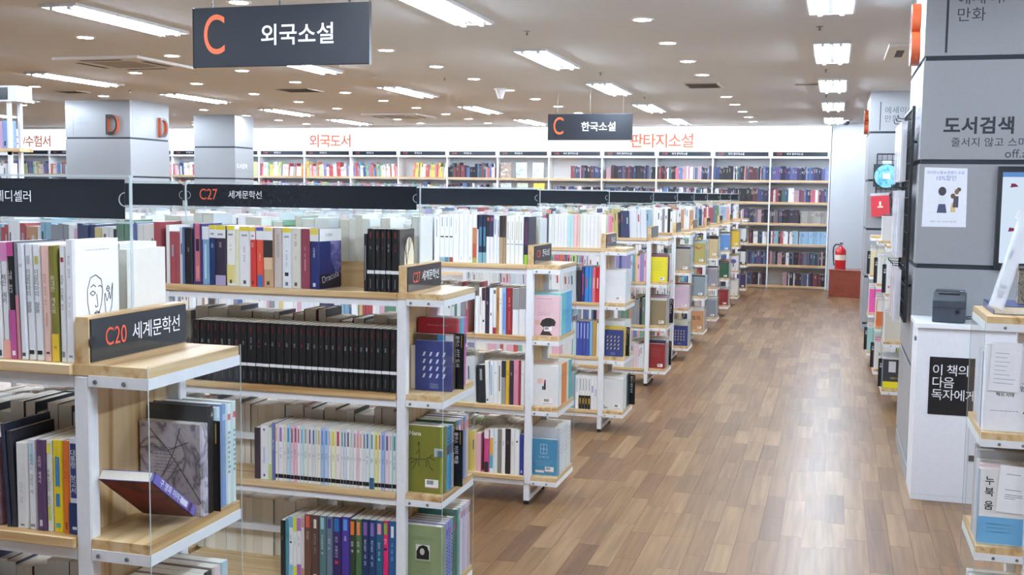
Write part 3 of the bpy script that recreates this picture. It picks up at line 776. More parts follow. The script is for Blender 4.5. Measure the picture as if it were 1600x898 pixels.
# fourth shelf
q4 = ['20 205 20262a;T 이야기 7 7a8084 .68', '14 212 4f99a4;T 대화 7 1f3a44 .7', '19 222 e9eef2;b .82 1 7fb2d4 1;b 0 .2 8fc0dc 1;T 도리 9 6a7078 .66;b .56 .59 16383c .4', '15 222 eef0ea;b .76 1 dbe24a 1;b 0 .18 dbe24a 1;T 카 테리 7 9a9ea4 .6', '17 222 eeeaf0;b .78 1 b576bc 1;b 0 .22 b06cb8 1;T 마리 보스 8 9a90a0 .6', '11 222 e6dcd4;b .84 1 c49a8c 1;b 0 .16 c08a6c 1',
      '29 236 6b4a3c;b .8 .98 d2574c .5;T 개선문 11 d8c8bc .68', '31 236 5d443f;b .8 .94 e0d8c8 .35;T 카레니나의 이야기 9 b8a8a0 .56;b .04 .08 e8e0d8 .4', '27 236 57787c;b .8 .98 9cc3d2 .5;T 이스트리아의 책 10 dfe8ea .56;b .04 .08 e8eef0 .5', '27 236 6a7c8c;b .82 .97 3a2f80 .5;T 리시 스 11 e2e8ee .58',
      '32 238 34285e;b .78 .98 2c6fb0 .6;T 안나 카레니나 12 e6e2f0 .54;b .28 .33 d03a50 .4', '34 240 4a3a92;b .8 .97 5a9ae0 .45;T 성채 11 e8e4f6 .68', '23 236 2f4030;b .76 .97 e8752c .6;T 죄와 벌 11 e6eae0 .58', '24 238 4c6e48;b .76 .96 e8845c .5;T 죄와 벌 11 e6eae0 .58', '28 240 1f3560;b .76 .96 8a5aa0 .5;T 셰익스피어 4대 희극 9.5 e0e6f0 .5', '26 240 21406e;b .76 .96 8a6ab4 .5;T 셰익스피어 4대 비극 9.5 e0e6f0 .5',
      '28 240 2c5f80;b .8 .96 e8a0a8 .5;T 대지의 서고 9 d8e6ee .58;b .4 .44 4fc0c8 .3', '20 242 da2f6e;b .8 .97 7fb04a .6;T 테스 11 f6e0ea .7;b .56 .6 1f2a50 .5', '31 242 2a5f94;b .76 .93 e8eaee .35;T 스리 로마 대화 9 9cc0dc .55']
row(BX - .002 - total(q4), UY[1] + .010, ZL[3], q4, 'C27 lowest shelf', 'classics on the C27 lowest shelf', depth=.14, desc={12: 'dark green spine with orange label', 17: 'hot pink spine', 10: 'dark purple spine with blue label', 2: 'white spine with blue ends'}, jitter=.003)
backrow(-2.1, BX + .0065, UY[1] + CD - .004, ZL[0], (.2, .265), 'C27 top shelf far side', 'books on the far side of the C27 top shelf', 21, (.026, .055), ['e6e6e2', 'e9e9e6', 'b03a44', '7fa88c', 'e8e8e4', '26282c', 'd8dcd8', 'efe9dc'], .145)
backrow(-2.0, BX - .002, UY[1] + CD - .004, ZL[1], (.222, .262), 'C27 second shelf far side', 'books on the far side of the C27 second shelf', 22, (.03, .06))
srow(-2.36, -2.0, UY[1] + CD - .006, ZL[1], (.222, .262), 'dark', 612, (.03, .06), back=True)
srow(-2.36, -2.1, UY[1] + CD - .006, ZL[0], (.2, .26), 'white', 613, (.03, .06), back=True)
srow(-2.36, BX, UY[1] + CD - .006, ZL[2], (.222, .25), 'dark', 614, (.02, .05), back=True)
srow(-2.36, BX, UY[1] + CD - .006, ZL[3], (.21, .25), 'white', 615, (.02, .05), back=True)
for m in range(1, 2):
    for li, z in enumerate(ZL[:3]):
        srow(XP - (m + 1) * MOD + .02, XP - m * MOD - .018, UY[1] + .012, z, (.19, .23), 'mix', 620 + li)
        srow(XP - (m + 1) * MOD + .02, XP - m * MOD - .018, UY[1] + CD - .006, z, (.2, .25), 'white', 630 + li, (.02, .045), back=True)
srow(-2.36, x0 - .003, UY[1] + .012, ZL[0], (.19, .22), 'mix', 640)

# ------------------------------------------------------------------ U3 front books
u3a = ['30 225 f0f0f2;b .55 .95 8a98b8 .15', '27 236 eef0f2;b .75 .95 9aa0a8 .2;b .52 .545 2a2d33 .7;b 0 .1 8fb0c0 .9', '23 236 eef0f2;b .75 .95 9aa0a8 .2;b .52 .545 2a2d33 .7;b 0 .1 4f7f92 .9', '22 236 eef0f2;b .75 .95 9aa0a8 .2;b .52 .545 2a2d33 .7;b 0 .1 8c4a40 .9', '30 238 f1f2f5;b .6 .9 c9ccd4 .12', '25 238 f1f2f5;b .05 .12 9a9ea6 .1', '23 238 eff0ee;b .55 .85 cdd6dc .12', '24 238 eff0ee;b .05 .12 9a9ea6 .15',
       '22 238 edeceb;b .4 .73 c07a54 .9;b .1 .4 b8583c .9;b 0 .1 a8ac4c .9', '10 238 1f2233;b 0 .7 e8e8ea .8', '20 238 23304a;b 0 .22 7fb0bc .95;b .35 .75 4a7f98 .6', '19 238 23304a;b 0 .22 7fb0bc .95;b .35 .75 4a7f98 .6', '20 238 eceaf0;b .55 1 23262e 1;b .88 .95 d0603c .5', '19 238 eceaf0;b .55 1 2a2a4c 1;b .88 .95 b04a80 .5', '18 238 eef0f4;b .6 .92 8a8ea0 .3', '12 238 eef0f4;b .55 .9 6a6e80 .3',
       '18 236 b29878;b .55 1 2c2824 1', '15 236 a48a6c;b .55 1 332e2a 1', '22 236 f0efe8;b .5 .88 c0bca8 .2;b .4 .415 8a8c88 .6', '22 236 f0efe8;b .5 .88 c0bca8 .2;b .4 .415 8a8c88 .6', '23 236 f0efe8;b .5 .88 c0bca8 .2;b .4 .415 3f7f9c .8', '23 236 f0efe8;b .5 .88 c0bca8 .2;b .4 .415 3f7f9c .8', '26 232 2b2a3c;b 0 .2 9ccc3a .7;b .4 .9 5a3050 .4']
row(BX + .0065 - total(u3a), UY[2] + .010, ZL[0], u3a, 'third case top shelf', 'books on the third case top shelf', depth=.14, desc={8: 'white spine with rust block', 12: 'white spine with black flame head', 22: 'dark spine with green foot'}, jitter=.004)
u3b = ['22 185 efefee', '17 228 efefec;b .4 .8 9a9a98 .2', '17 228 efece8;b .72 1 4a2a34 1;b .25 .3 2a2a2a .5', '22 232 2b2438;T 아이 10 e0dce6 .66', '18 228 f0f1f4;b .4 .46 2a3a5a .3', '18 228 ecece6;b 0 .14 8a2430 .9;b .88 .96 5a5648 .6', '14 230 b5793c;b .5 .8 8c5a2c .5', '18 230 eeeee8;T 나의 벌 9 55585c .72', '18 230 86aede;b .1 .9 7a8fd0 .5', '34 232 94242c;T 보고의 책 10 e8c8bc .7;b .1 .5 c07a6c .1', '31 230 e6e6e6;b .55 1 8f8e8e 1', '38 236 e8e8e8;b .55 1 8f8a8c 1']
row(BX - .002 - total(u3b), UY[2] + .010, ZL[1], u3b, 'third case second shelf', 'books on the third case second shelf', depth=.14, desc={9: 'dark red hardback spine', 11: 'white spine with grey head'}, jitter=.004)
u3c = ['40 190 1f2126;b .6 .9 a4a4a8 .3', '21 212 efefec;b .05 .1 44464a .4', '19 214 edf0f4;b .2 .9 9ac4e0 .4', '23 214 f0f0ee;T 채 10 3a3c42 .72', '19 216 ecebe6;b .3 .9 6a6a66 .3', '21 218 9a9a96;b .62 1 2c2c30 1', '20 220 e0b53a;T 화요일 9 4a3a14 .72', '21 222 2d2b40;T 이리 9 dfdbe6 .7', '27 224 d88a9c;T 나다 9 6a2436 .74', '12 224 8c3444', '21 224 eeeae8;T 선 9 44464a .7']
row(BX - .002 - total(u3c), UY[2] + .010, ZL[2], u3c, 'third case third shelf', 'books on the third case third shelf', depth=.135, lean={0: -2, 1: -2}, desc={6: 'mustard yellow spine', 8: 'pink spine with dark title'}, jitter=.004)
u3d = ['27 215 c84a86;b 0 .25 2a2a30 .8;b .8 1 efe8ea .9', '24 220 e8f0f0;b .4 .8 e0a83a .7;b .1 .4 5fb0c4 .7', '20 222 dfe8ea;T 성 9 44505a .7', '21 224 8a8074;T 사이 9 2a2622 .7', '19 226 eeeeec;T 지위의 9 44464a .68', '27 228 2a2426;T 어이 9 c89a7c .7', '22 228 ecebea;T 인사이 9 3a3c44 .68', '26 226 f0f0f0;b .72 .76 2a2c3a .3', '23 205 2f3f92;b .05 .12 c0c8e8 .3']
row(BX - .002 - total(u3d), UY[2] + .010, ZL[3], u3d, 'third case lowest shelf', 'books on the third case lowest shelf', depth=.135, desc={8: 'royal blue short spine', 0: 'magenta spine with dark foot'}, jitter=.004)
# ------------------------------------------------------------------ U4 front books
u4a = ['20 205 c46a80', '18 215 4a4f5c', '22 212 eef0ee', '20 214 dfe6e2', '22 214 efefee', '20 214 f0f0f2', '22 214 eeeef0', '20 214 f0f1f4', '22 214 bfe0e2', '20 214 c4dfe4', '22 214 efc8c4', '20 214 eec4c6', '20 214 e0ead8', '24 214 eef0ec', '24 214 f0efee', '26 216 efeeec', '26 216 f0f0ec', '24 216 efe8e0']
row(BX + .0065 - total(u4a), UY[3] + .010, ZL[0], u4a, 'fourth case top shelf', 'books on the fourth case top shelf', depth=.14, jitter=.002)
u4b = ['30 205 2a1f30', '22 230 23356e;b .2 .8 c04a6a .3', '26 232 3a82cc;b .4 .7 cc4a3a .3', '24 232 3f86d0;b .4 .7 3fb0a0 .3', '22 228 d8707c;b .4 .7 e8c8a0 .3', '26 228 c62230;b .4 .7 f0e0d8 .3']
row(BX - .002 - total(u4b), UY[3] + .010, ZL[1], u4b, 'fourth case second shelf', 'books on the fourth case second shelf', depth=.14)
u4c = ['24 220 c9e0e2', '22 224 3f4f9e;b .5 .95 9aa8dc .4', '22 224 3f4f9e;b .5 .95 9aa8dc .4', '22 224 3f4f9e;b .5 .95 9aa8dc .4', '22 224 3f4f9e;b .5 .95 9aa8dc .4', '20 224 7fb4dc', '28 226 b8904a', '12 215 eeeeea']
row(BX - .002 - total(u4c), UY[3] + .010, ZL[2], u4c, 'fourth case third shelf', 'books on the fourth case third shelf', depth=.14)
u4d = ['24 222 eeeeee;b .5 .9 c4c8d0 .3'] + ['20 222 f0f0f0;b .55 .9 a0a4ac .3;b 0 .4 23181a .95;b .15 .32 d8b83a .3'] * 4 + ['22 222 efeff2;b .5 .7 9a94c8 .4', '22 222 f0f0f2;b .4 .6 b8b4d0 .3']
row(BX - .002 - total(u4d), UY[3] + .010, ZL[3], u4d, 'fourth case lowest shelf', 'books on the fourth case lowest shelf', depth=.14)

# the rest of the island rows, both sides
for k in range(2, 11):
    Y = UY[k]
    for m in range(NM[k]):
        a, b = XP - (m + 1) * MOD + .02, XP - m * MOD - (.04 if m == 0 else .018)
        for li, z in enumerate(ZL):
            if m > 0 and li > 0 and k > 2: continue
            b2 = b + (.018 if m == 0 and li == 0 else 0)
            a2 = a; c2 = b2
            if m == 0:
                if k == 2: c2 = BX - (.52, .30, .255, .22)[li]
                if k == 3: c2 = BX - (.395, .155, .178, .152)[li]
            pl = ('mix' if k > 3 else 'white') if li == 0 else ('mix', 'white', 'bright')[(k + li) % 3]
            if c2 > a2 + .03: srow(a2, c2, Y + .012, z, (.19, .235), pl, 1000 + k * 50 + m * 10 + li, lean=0 if (k + li) % 4 else -.04)
            srow(a, b2, Y + CD - .006, z, (.19, .24), 'bright' if (k + li) % 2 else 'white', 2000 + k * 50 + m * 10 + li, back=True)

# ------------------------------------------------------------------ books facing the aisle on the end shelves
XO = -1.2755   # spine plane of the end-shelf books
XI = -1.4305
def dbook(k, li, yo, t, h, w, col, lab, cover=None, tilt=0, xo=None, hard=False, z=None):
    """book on the end shelf of left case k: spine towards +X, near cover towards the camera"""
    if yo < .0315 or yo + t > .311: w = min(w, .126)
    M = Matrix.Translation(((xo or XO), UY[k] + yo + t / 2, (z or ZL[li]) + .0008 + (t / 2 * abs(math.sin(math.radians(tilt)))))) @ Matrix.Rotation(math.pi / 2, 4, 'Z') @ Matrix.Rotation(math.radians(tilt), 4, 'Y')
    return book(M, t - .0006, h, w, col, lab, 'books facing the aisle on the end shelves', hard=hard, cover_mat=cover, name='display_book')
def divider(k, li, yo, xo, label, s1='클라스', s2='하서 도서', h=.2, w=.06):
    t = thing('index_divider', label, 'divider', (xo, UY[k] + yo, ZL[li]), 'black index dividers among the end-shelf books')
    part('plate', MB().box(-w, 0, 0, .0025, 0, h), mat('15161a', .3), t)
    for s_, sz, v, c in ((s1, .015, h * .86, 'f0f0f0'), (s2, .017, h * .56, 'f4f4f4')):
        letter(t, s_, sz, mat(c, .5), frame((-w * .42, -.0006, v), *FRONT) @ Matrix.Rotation(-math.pi / 2, 4, 'Z'), bold=.012)
    part('stripe', MB().box(-w * .18, -w * .14, -.0006, 0, h * .75, h * .97), mat('d8a83a', .5), t)
# U1, second shelf
mb_ = blotch(['b9b4b2', 'd2ccd0', 'c3bacb', '77737c', 'cfc9c6'], 9, 3.5, 'marble')
r = dbook(0, 1, .196, .028, .2, .152, 'c9c4c8', 'grey marbled paperback facing out on C20 end shelf', mb_)
strokes(r, 'l', [[(.02, .19), (.07, .14), (.1, .1), (.15, .03)], [(.1, .19), (.085, .14), (.06, .09), (.03, .05)], [(.07, .14), (.12, .16)]], .0022, '5e5a60', 'stem_drawing')
lines(r, 'l', .03, .1, .145, 8, .0075, '7a767c', .0013, 5); rect(r, 'l', .125, .01, .15, .026, 'e8e4e6', 'price_sticker', 2)
r = dbook(0, 1, .226, .02, .235, .15, '131417', 'black hardback standing behind the grey marbled paperback', hard=True); txt(r, 's', 'A', .014, 'e8e8ec', .01, .215)
divider(0, 1, .2485, XO + .012, 'black index divider beside the marbled paperback, C20 end shelf')
for i, (t, h, c) in enumerate(((.02, .226, 'cfe0e4'), (.022, .23, '7f9cc8'), (.02, .226, 'dde8e6'), (.02, .228, 'd5e4e0'))):
    r = dbook(0, 1, .253 + i * .022, t, h, .15, c, '%s book, %s behind the black divider on C20 end shelf' % (cname(c), ordw(i + 1)))
    rect(r, 's', .004, h * .84, t - .005, h * .9, 'd6606c' if i > 1 else 'b8c8d8', 'spine_mark'); lines(r, 's', .004, t - .004, h * .7, 9, .011, '8fa2a6', .006, i)
# slumped book leaning out of the stack
a = Vector((0, .155, -.118)); yv = a.normalized(); xv = Vector((1, .02, .03)).normalized(); zv = xv.cross(yv).normalized()
# local: x thickness, y depth(spine at 0), z height ; map height->yv (tail near and high), depth-> -X, thickness -> normal
M = Matrix(((zv.x, -xv.x, yv.x, -1.279), (zv.y, -xv.y, yv.y, UY[0] + .028), (zv.z, -xv.z, yv.z, ZL[1] + .130), (0, 0, 0, 1)))
if M.to_3x3().determinant() < 0: M = Matrix(((-zv.x, -xv.x, yv.x, -1.279), (-zv.y, -xv.y, yv.y, UY[0] + .028), (-zv.z, -xv.z, yv.z, ZL[1] + .130), (0, 0, 0, 1)))
r = book(M, .022, .185, .122, '4e4688', 'slumped red-backed paperback with purple spine on C20 end shelf', 'books facing the aisle on the end shelves', name='display_book')
rect(r, 's', .001, .004, .021, .181, '6f66b4', 'spine_band')
for fc in 'lr': rect(r, fc, .002, .002, .12, .183, blotch(['5a2026', '7a2c30', '3a181c', '6a262a'], 8, 2, 'slump'), 'cover_print')
txt(r, 's', '구 영화 이야기', .016, 'eceaf6', .011, .075, rot=90, bold=.012); rect(r, 's', .005, .115, .017, .145, 'e6e4f2', 'spine_mark', 2); rect(r, 's', .001, .152, .021, .164, '4a2a6a', 'spine_mark', 2)
# U1, third shelf: only page tops show
for i, (t, h, c) in enumerate(((.03, .225, 'e6e0d6'), (.028, .225, '9c3038'), (.03, .226, 'eeeae2'), (.026, .224, '2c2e36'), (.03, .225, 'd8c8c8'), (.03, .226, 'b8ccd4'))):
    dbook(0, 2, .11 + i * .032, t, h, .15, c, '%s book, %s in the low C20 end-shelf stack' % (cname(c), ordw(i + 1)))
# U2
def sixteen(r, w, h, c='d8dae8'):
    mb = MB()
    for i in range(4):
        for j in range(4):
            u = w * (.24 + .18 * i); v = h * (.30 + .145 * j); a, b = w * .045, h * .045
            mb.poly([(u - a, v - b), (u + a * .2, v - b * .85), (u + a * 1.1, v + b), (u - a * .1, v + b * .85)])
    link('cover_print', mb.mesh('cover_print'), mat(c, .5), r, fframe(r, 'l', 0, 0, 1))
    lines(r, 'l', w * .38, w * .66, h * .13, 3, h * .035, 'c0c4dc', .0014, 3)
r = dbook(1, 1, .095, .012, .178, .138, '36427f', 'indigo booklet with sixteen slanted marks, C27 end shelf', xo=XO + .0062); sixteen(r, .138, .178)
r = dbook(1, 1, .110, .022, .155, .152, 'dedad2', 'white paperback edge behind the indigo booklet', xo=XO - .002)
r = dbook(1, 1, .134, .024, .196, .152, '5b4a3c', 'brown photo-covered paperback behind the indigo booklet', xo=XO - .001)
rect(r, 'l', .09, .15, .118, .194, '3f86c0'); rect(r, 'l', .12, .1, .15, .194, 'ecebe8')
divider(1, 1, .160, XO + .028, 'black index divider beside the indigo booklet, C27 end shelf', '클라스', '선인 도서', .2)
r = dbook(1, 1, .166, .024, .25, .15, 'b8283c', 'red hardback rising behind the indigo booklet', hard=True); txt(r, 'l', 'Memories of love', .011, 'd8888c', .075, .225, 'cover_print')
for i, c in enumerate(('5f9fb8', '74b4c8', 'c86ab0')):
    r = dbook(1, 1, .193 + i * .026, .024, .248, .15, c, '%s hardback, %s behind the red hardback, C27 end shelf' % (cname(c), ordw(i + 1))); rect(r, 's', .003, .15, .02, .185, '3a3448', 'spine_mark')
r = dbook(1, 2, .035, .03, .236, .154, '77772c', 'olive hardback titled with horseman sketch, C27 end shelf')
txt(r, 'l', 'Nana', .021, 'f0efe4', .047, .208, 'cover_print', bold=.01); rect(r, 'l', .118, .13, .152, .16, 'a8b8b8'); rect(r, 'l', .13, .13, .152, .152, '5a7080', e=2)
rect(r, 'l', .14, .002, .152, .128, '8a9a34'); rect(r, 'l', .14, .162, .152, .234, '8a9a34')
strokes(r, 'l', [[(.03, .1), (.055, .118), (.08, .117), (.1, .125), (.115, .138)], [(.055, .118), (.045, .09), (.038, .08)], [(.06, .116), (.062, .09)], [(.095, .118), (.1, .095), (.115, .08)], [(.09, .117), (.088, .092)], [(.064, .12), (.062, .15), (.06, .168)], [(.062, .15), (.05, .135)], [(.02, .11), (.03, .118), (.05, .117)], [(.1, .125), (.122, .118)]], .003, '45431c', 'horseman_sketch')
ell(r, 'l', .0605, .173, .0042, .006, '45431c', 'horseman_sketch'); barcode(r, 'l', .085, .018, .05, .03)
for i, (t, h, c) in enumerate(((.027, .232, '3a9cc8'), (.022, .23, '2f86bc'), (.02, .226, 'b0a8a4'))):
    r = dbook(1, 2, .067 + i * .029, t, h, .152, c, '%s book, %s behind the olive hardback, C27 end shelf' % (cname(c), ordw(i + 1))); rect(r, 's', .002, .13, t - .003, .165, '384860', 'spine_mark'); lines(r, 's', .004, t - .005, .22, 5, .012, '20303c', .006, i)
divider(1, 2, .150, XO + .03, 'black index divider behind the olive hardback, C27 end shelf', '클라스', '이리 책들', .205)
for i, (t, h, c) in enumerate(((.028, .232, '3f6a4c'), (.028, .23, '6f8cc4'), (.026, .228, 'a89488'), (.024, .23, '6a84b8'), (.026, .232, 'c8b8b0'))):
    r = dbook(1, 2, .158 + i * .03, t, h, .152, c, '%s book, %s behind the lower black divider, C27 end shelf' % (cname(c), ordw(i + 1))); rect(r, 's', .004, h * .8, t - .005, h * .92, 'd86a60' if i != 1 else 'c0cce8', 'spine_mark')
r = dbook(1, 3, .035, .026, .232, .15, '8a9a70', 'sage green hardback with portrait photo, lowest C27 end shelf')
rect(r, 'l', .048, .108, .1, .163, 'dcdcd4'); polyd(r, 'l', [(.05, .11), (.098, .11), (.098, .14), (.09, .158), (.075, .162), (.06, .156), (.05, .138)], '191a1c', e=2); ell(r, 'l', .072, .138, .009, .012, 'c8c4bc', e=3)
txt(r, 'l', 'A TREASURY OF\nWORLD LITERATURE', .0085, '6d7a50', .075, .186, 'cover_print'); txt(r, 'l', 'CARMEN MONTERO', .007, '565f40', .075, .098, 'cover_print'); lines(r, 'l', .04, .115, .085, 8, .009, '6d7a54', .0014, 6); barcode(r, 'l', .1, .004)
for i, c in enumerate(('8f94d0', '7f8cd0', '7f9cd4', '4f7a58')):
    r = dbook(1, 3, .063 + i * .026, .024, .236, .15, c, '%s book, %s behind the sage portrait hardback' % (cname(c), ordw(i + 1))); rect(r, 's', .003, .19, .02, .214, ('3f62b8', 'b04a9c', '58a8a8', 'c03a90')[i], 'spine_mark'); lines(r, 's', .005, .019, .18, 12, .012, '3c4458', .007, i)
for i, c in enumerate(('5f9c98', 'd8d4e0', 'c8bcd0', 'd8ccd8', 'c9b8cc')):
    r = dbook(1, 3, .190 + i * .029, .027, .252, .152, c, '%s tall book, %s in the rear stack, lowest C27 end shelf' % (cname(c), ordw(i + 1))); rect(r, 's', .004, .21, .022, .236, ('7fb8b4', 'd06a78', '6f7fc8', 'd88a70', '4a8a94')[i], 'spine_mark')
    if i == 0: rect(r, 'l', .112, .02, .135, .1, 'e8eaea', 'price_sticker', 2)
# U3
r = dbook(2, 1, .034, .038, .2, .15, 'ecc6cc', 'pink paperback with dark dog picture, third case')
lines(r, 'l', .02, .125, .182, 1, .01, '6a5a5c', .0018, 1); lines(r, 'l', .03, .12, .168, 7, .008, 'b89a9e', .0012, 2); lines(r, 'l', .03, .11, .112, 2, .009, '5a4a4e', .0014, 3)
polyd(r, 'l', [(.05, .055), (.06, .078), (.08, .088), (.1, .09), (.12, .084), (.13, .07), (.125, .05), (.105, .05), (.1, .02), (.115, .003), (.05, .003), (.06, .02), (.07, .04)], '332c2a'); ell(r, 'l', .095, .075, .016, .012, '2a2423', e=2)
polyd(r, 'l', [(.02, .072), (.045, .08), (.052, .06), (.03, .05)], 'e0b8a0'); polyd(r, 'l', [(.004, .1), (.05, .085), (.03, .09), (.004, .085)], 'f2e2e8'); barcode(r, 'l', .07, .022); rect(r, 's', .002, .002, .036, .198, 'f0eef0', 'spine_band')
for i, c in enumerate(('6fcbd2', '6fcbd2', '5fb4e4', '5fb0e6', '62b4e8')):
    r = dbook(2, 1, .0745 + i * .044, .042, .208, .15, c, '%s book, %s behind the pink dog paperback' % (cname(c), ordw(i + 1))); txt(r, 's', '세\n계' if i < 2 else '대\n지', .016, '1d4a66', .02, .11)
r = dbook(2, 2, .034, .03, .2, .15, 'eae9e8', 'white paperback with lipstick picture, third case')
rect(r, 'l', .075, .082, .084, .115, '2a2628'); polyd(r, 'l', [(.075, .115), (.084, .115), (.084, .13), (.078, .135)], '8a3a3c'); rect(r, 'l', .066, .082, .074, .1, '3a3436'); ell(r, 'l', .055, .125, .014, .014, 'eec0ae'); barcode(r, 'l', .07, .012, .05, .028)
for i, c in enumerate(('eeeeec', 'e8873a', 'e8893c', 'e88a40', 'e9e6dc', '3fb0ae', '44b4b0')):
    r = dbook(2, 2, .0665 + i * .036, .034, .202, .15, c, '%s book, %s behind the lipstick paperback' % (cname(c), ordw(i + 1))); txt(r, 's', '선\n인', .014, '4a3020' if i < 5 else '123a3c', .017, .14)
r = dbook(2, 3, .05, .016, .185, .148, '4e94bc', 'blue paperback with white window drawing, third case', tilt=-3, xo=XO + .001)
strokes(r, 'l', [[(.058, .11), (.09, .11), (.09, .158), (.058, .158), (.058, .11)], [(.074, .11), (.074, .158)], [(.058, .134), (.09, .134)]], .002, 'dceaf2', 'window_drawing'); txt(r, 'l', '네 개의 문', .012, 'd0e4f0', .075, .092, 'cover_print'); lines(r, 'l', .03, .12, .07, 3, .01, 'a8cce0', .0013, 2); rect(r, 'l', .03, .012, .075, .024, 'e8e6e4', 'price_sticker', 2); barcode(r, 'l', .08, .018, .045, .026)
for i in range(6):
    r = dbook(2, 3, .095 + i * .037, .035, .232, .148, ('e6e8ee', 'ebebea', 'efefec', 'e8e8e6', 'efeeec', 'ececea')[i], 'white book, %s behind the blue window paperback' % ordw(i + 1)); lines(r, 's', .008, .026, .2, 6, .02, 'b8bcc4', .008, i)
# U4
r = dbook(3, 1, .032, .04, .205, .15, 'e9e9ec', 'plain white paperback facing out, fourth case upper end shelf'); lines(r, 'l', .03, .1, .17, 5, .014, 'c4c8d0', .0014, 2); barcode(r, 'l', .085, .012, .04, .028)
for i, c in enumerate(('ecebea', 'e9e6e2', 'efeeec', 'e6e6ea')):
    dbook(3, 1, .072 + i * .042, .04, .21, .148, c, '%s book, %s behind the plain white paperback, fourth case' % (cname(c), ordw(i + 1)))
r = dbook(3, 2, .05, .012, .172, .135, '36427f', 'indigo booklet with sixteen slanted marks, fourth case', xo=XO - .012); sixteen(r, .135, .172, 'd8c48a')
r = dbook(3, 2, .066, .03, .195, .15, 'd8b84c', 'yellow-topped paperback behind the fourth case indigo booklet')
divider(3, 2, .1, XO + .022, 'black index divider, third level of the fourth case', '클라스', '대지 도서', .19)
for i, c in enumerate(('ecebe8', 'e4e6ea', 'eeece6', 'd8d4cc')):
    dbook(3, 2, .108 + i * .042, .04, .225, .15, c, '%s tall book, %s behind the fourth case divider' % (cname(c), ordw(i + 1)))
r = dbook(3, 3, .032, .038, .205, .15, 'e6e7e8', 'white paperback with small ink flower, fourth case lowest'); strokes(r, 'l', [[(.01, .05), (.02, .03), (.03, .02)], [(.02, .03), (.015, .015), (.04, .01)], [(.03, .02), (.05, .012)]], .004, '3a3c40', 'ink_flower'); lines(r, 'l', .03, .09, .175, 4, .012, 'b4b8c0', .0014, 8); barcode(r, 'l', .09, .012, .042, .028)
for i, c in enumerate(('e9e8e4', 'eeeee8', '4a7f74', '22303c', '2a2c34')):
    dbook(3, 3, .07 + i * .04, .038, .215, .15, c, '%s book, %s behind the ink flower paperback' % (cname(c), ordw(i + 1)))
divider(3, 3, .275, XO + .035, 'black index divider, lowest level of the fourth case', '클라스', '대지 도서', .2)
# U5 .. U11: one face-out book per level, spines behind
DD = {4: [('e6dc30', '9c3f60', '2c2e38'), ('8f7f60', 'dcd8d4', '5a4a80'), ('8e2a2c', '3a3058', 'c03078')], 5: [('a39c90', '473c5c', 'e6e4e8'), ('d8c0d4', 'e6e4e6', 'e8e8ea'), ('36427f', 'dfe6c8', 'ecebe8')], 6: [('a8a060', 'c8b890', 'dcd6c4'), ('8c98a0', '2c4850', 'ced4d8'), ('c8966c', 'e6e2dc', 'ececea')],
      7: [('cbb68c', '1e2024', 'c8d860'), ('9c9ca8', 'b8bcc4', 'd8dadc'), ('8c98a4', 'b0b8c0', 'c8ccd4')], 8: [('5f90cc', 'e6e4e2', 'dcd8d4'), ('2f5a44', '8a2c34', 'd8d6d2'), ('8c2c30', '5a2024', 'e0dcd6')], 9: [('d8b83c', 'b8a040', 'e6e2dc'), ('e2e2ea', 'ecebe8', 'd8d4e0'), ('e8e8e4', 'ecebe8', 'dedcd6')], 10: [('d8dad8', '1c1e22', '2a2c30'), ('dadcda', '1e2024', '3a3c40'), ('4a3a64', 'd8b03c', '2a2438')]}
DN = {4: ['bright yellow', 'brown', 'dark red'], 5: ['grey-brown painted', 'lilac', 'indigo sixteen-mark'], 6: ['olive with red chevron', 'grey with dark teal edge', 'tan brush-lettered'], 7: ['sand-coloured', 'plain grey', 'blue-grey'], 8: ['clear blue', 'dark green', 'deep red'], 9: ['golden yellow', 'white with violet tree', 'off-white'], 10: ['white black-edged', 'white dark-footed', 'purple and gold']}
for k, rows in DD.items():
    for j, cs in enumerate(rows):
        li = j + 1
        r = dbook(k, li, .032 + .01 * (j == 1), .03, .2 - .012 * (k == 5 and j == 2), .15, cs[0], '%s book facing out, %s case, %s end shelf' % (DN[k][j], ordw(k + 1), ('upper', 'middle', 'lowest')[j]))
        if k == 5 and j == 2: sixteen(r, .15, .188, 'd8c48a')
        elif k == 6 and j == 0: strokes(r, 'l', [[(.02, .18), (.08, .14), (.12, .17)], [(.05, .17), (.08, .15)]], .008, 'c8583c', 'cover_print')
        elif k == 6 and j == 2: txt(r, 'l', '토지', .05, '2a2624', .075, .12, 'cover_print', bold=.01)
        elif k == 9 and j == 1: ell(r, 'l', .08, .13, .04, .03, '6a62a4'); rect(r, 'l', .072, .05, .088, .11, '7a6a58')
        elif k == 10: rect(r, 'l', .02, .0, .15, .04, '1b1d22'); rect(r, 'l', .14, 0, .149, .2, '1b1d22')
        else: lines(r, 'l', .02, .12, .16, 5, .016, '8a8478', .0016, k * 7 + j)
        if not (k == 5 and j == 2): barcode(r, 'l', .09, .012, .042, .026)
        if k in (4, 6, 7, 8) and j != 2: tagc = True
        g = random.Random(k * 10 + j)
        sstack(XO, UY[k] + .072, ZL[li] + .0002, [(.03, g.uniform(.2, .24), .15, cs[1]), (.028, g.uniform(.2, .23), .15, cs[2])] + [(g.uniform(.02, .034), g.uniform(.2, .235), g.uniform(.14, .15), g.choice(PAL['mix'])) for _ in range(6)], 1)
divider(4, 2, .24, XO + .03, 'black index divider, middle level of the fifth case', '클라스', '문학 도서', .2)
divider(4, 3, .25, XO + .02, 'black index divider, lowest level of the fifth case', '클라스', '문학 도서', .2)

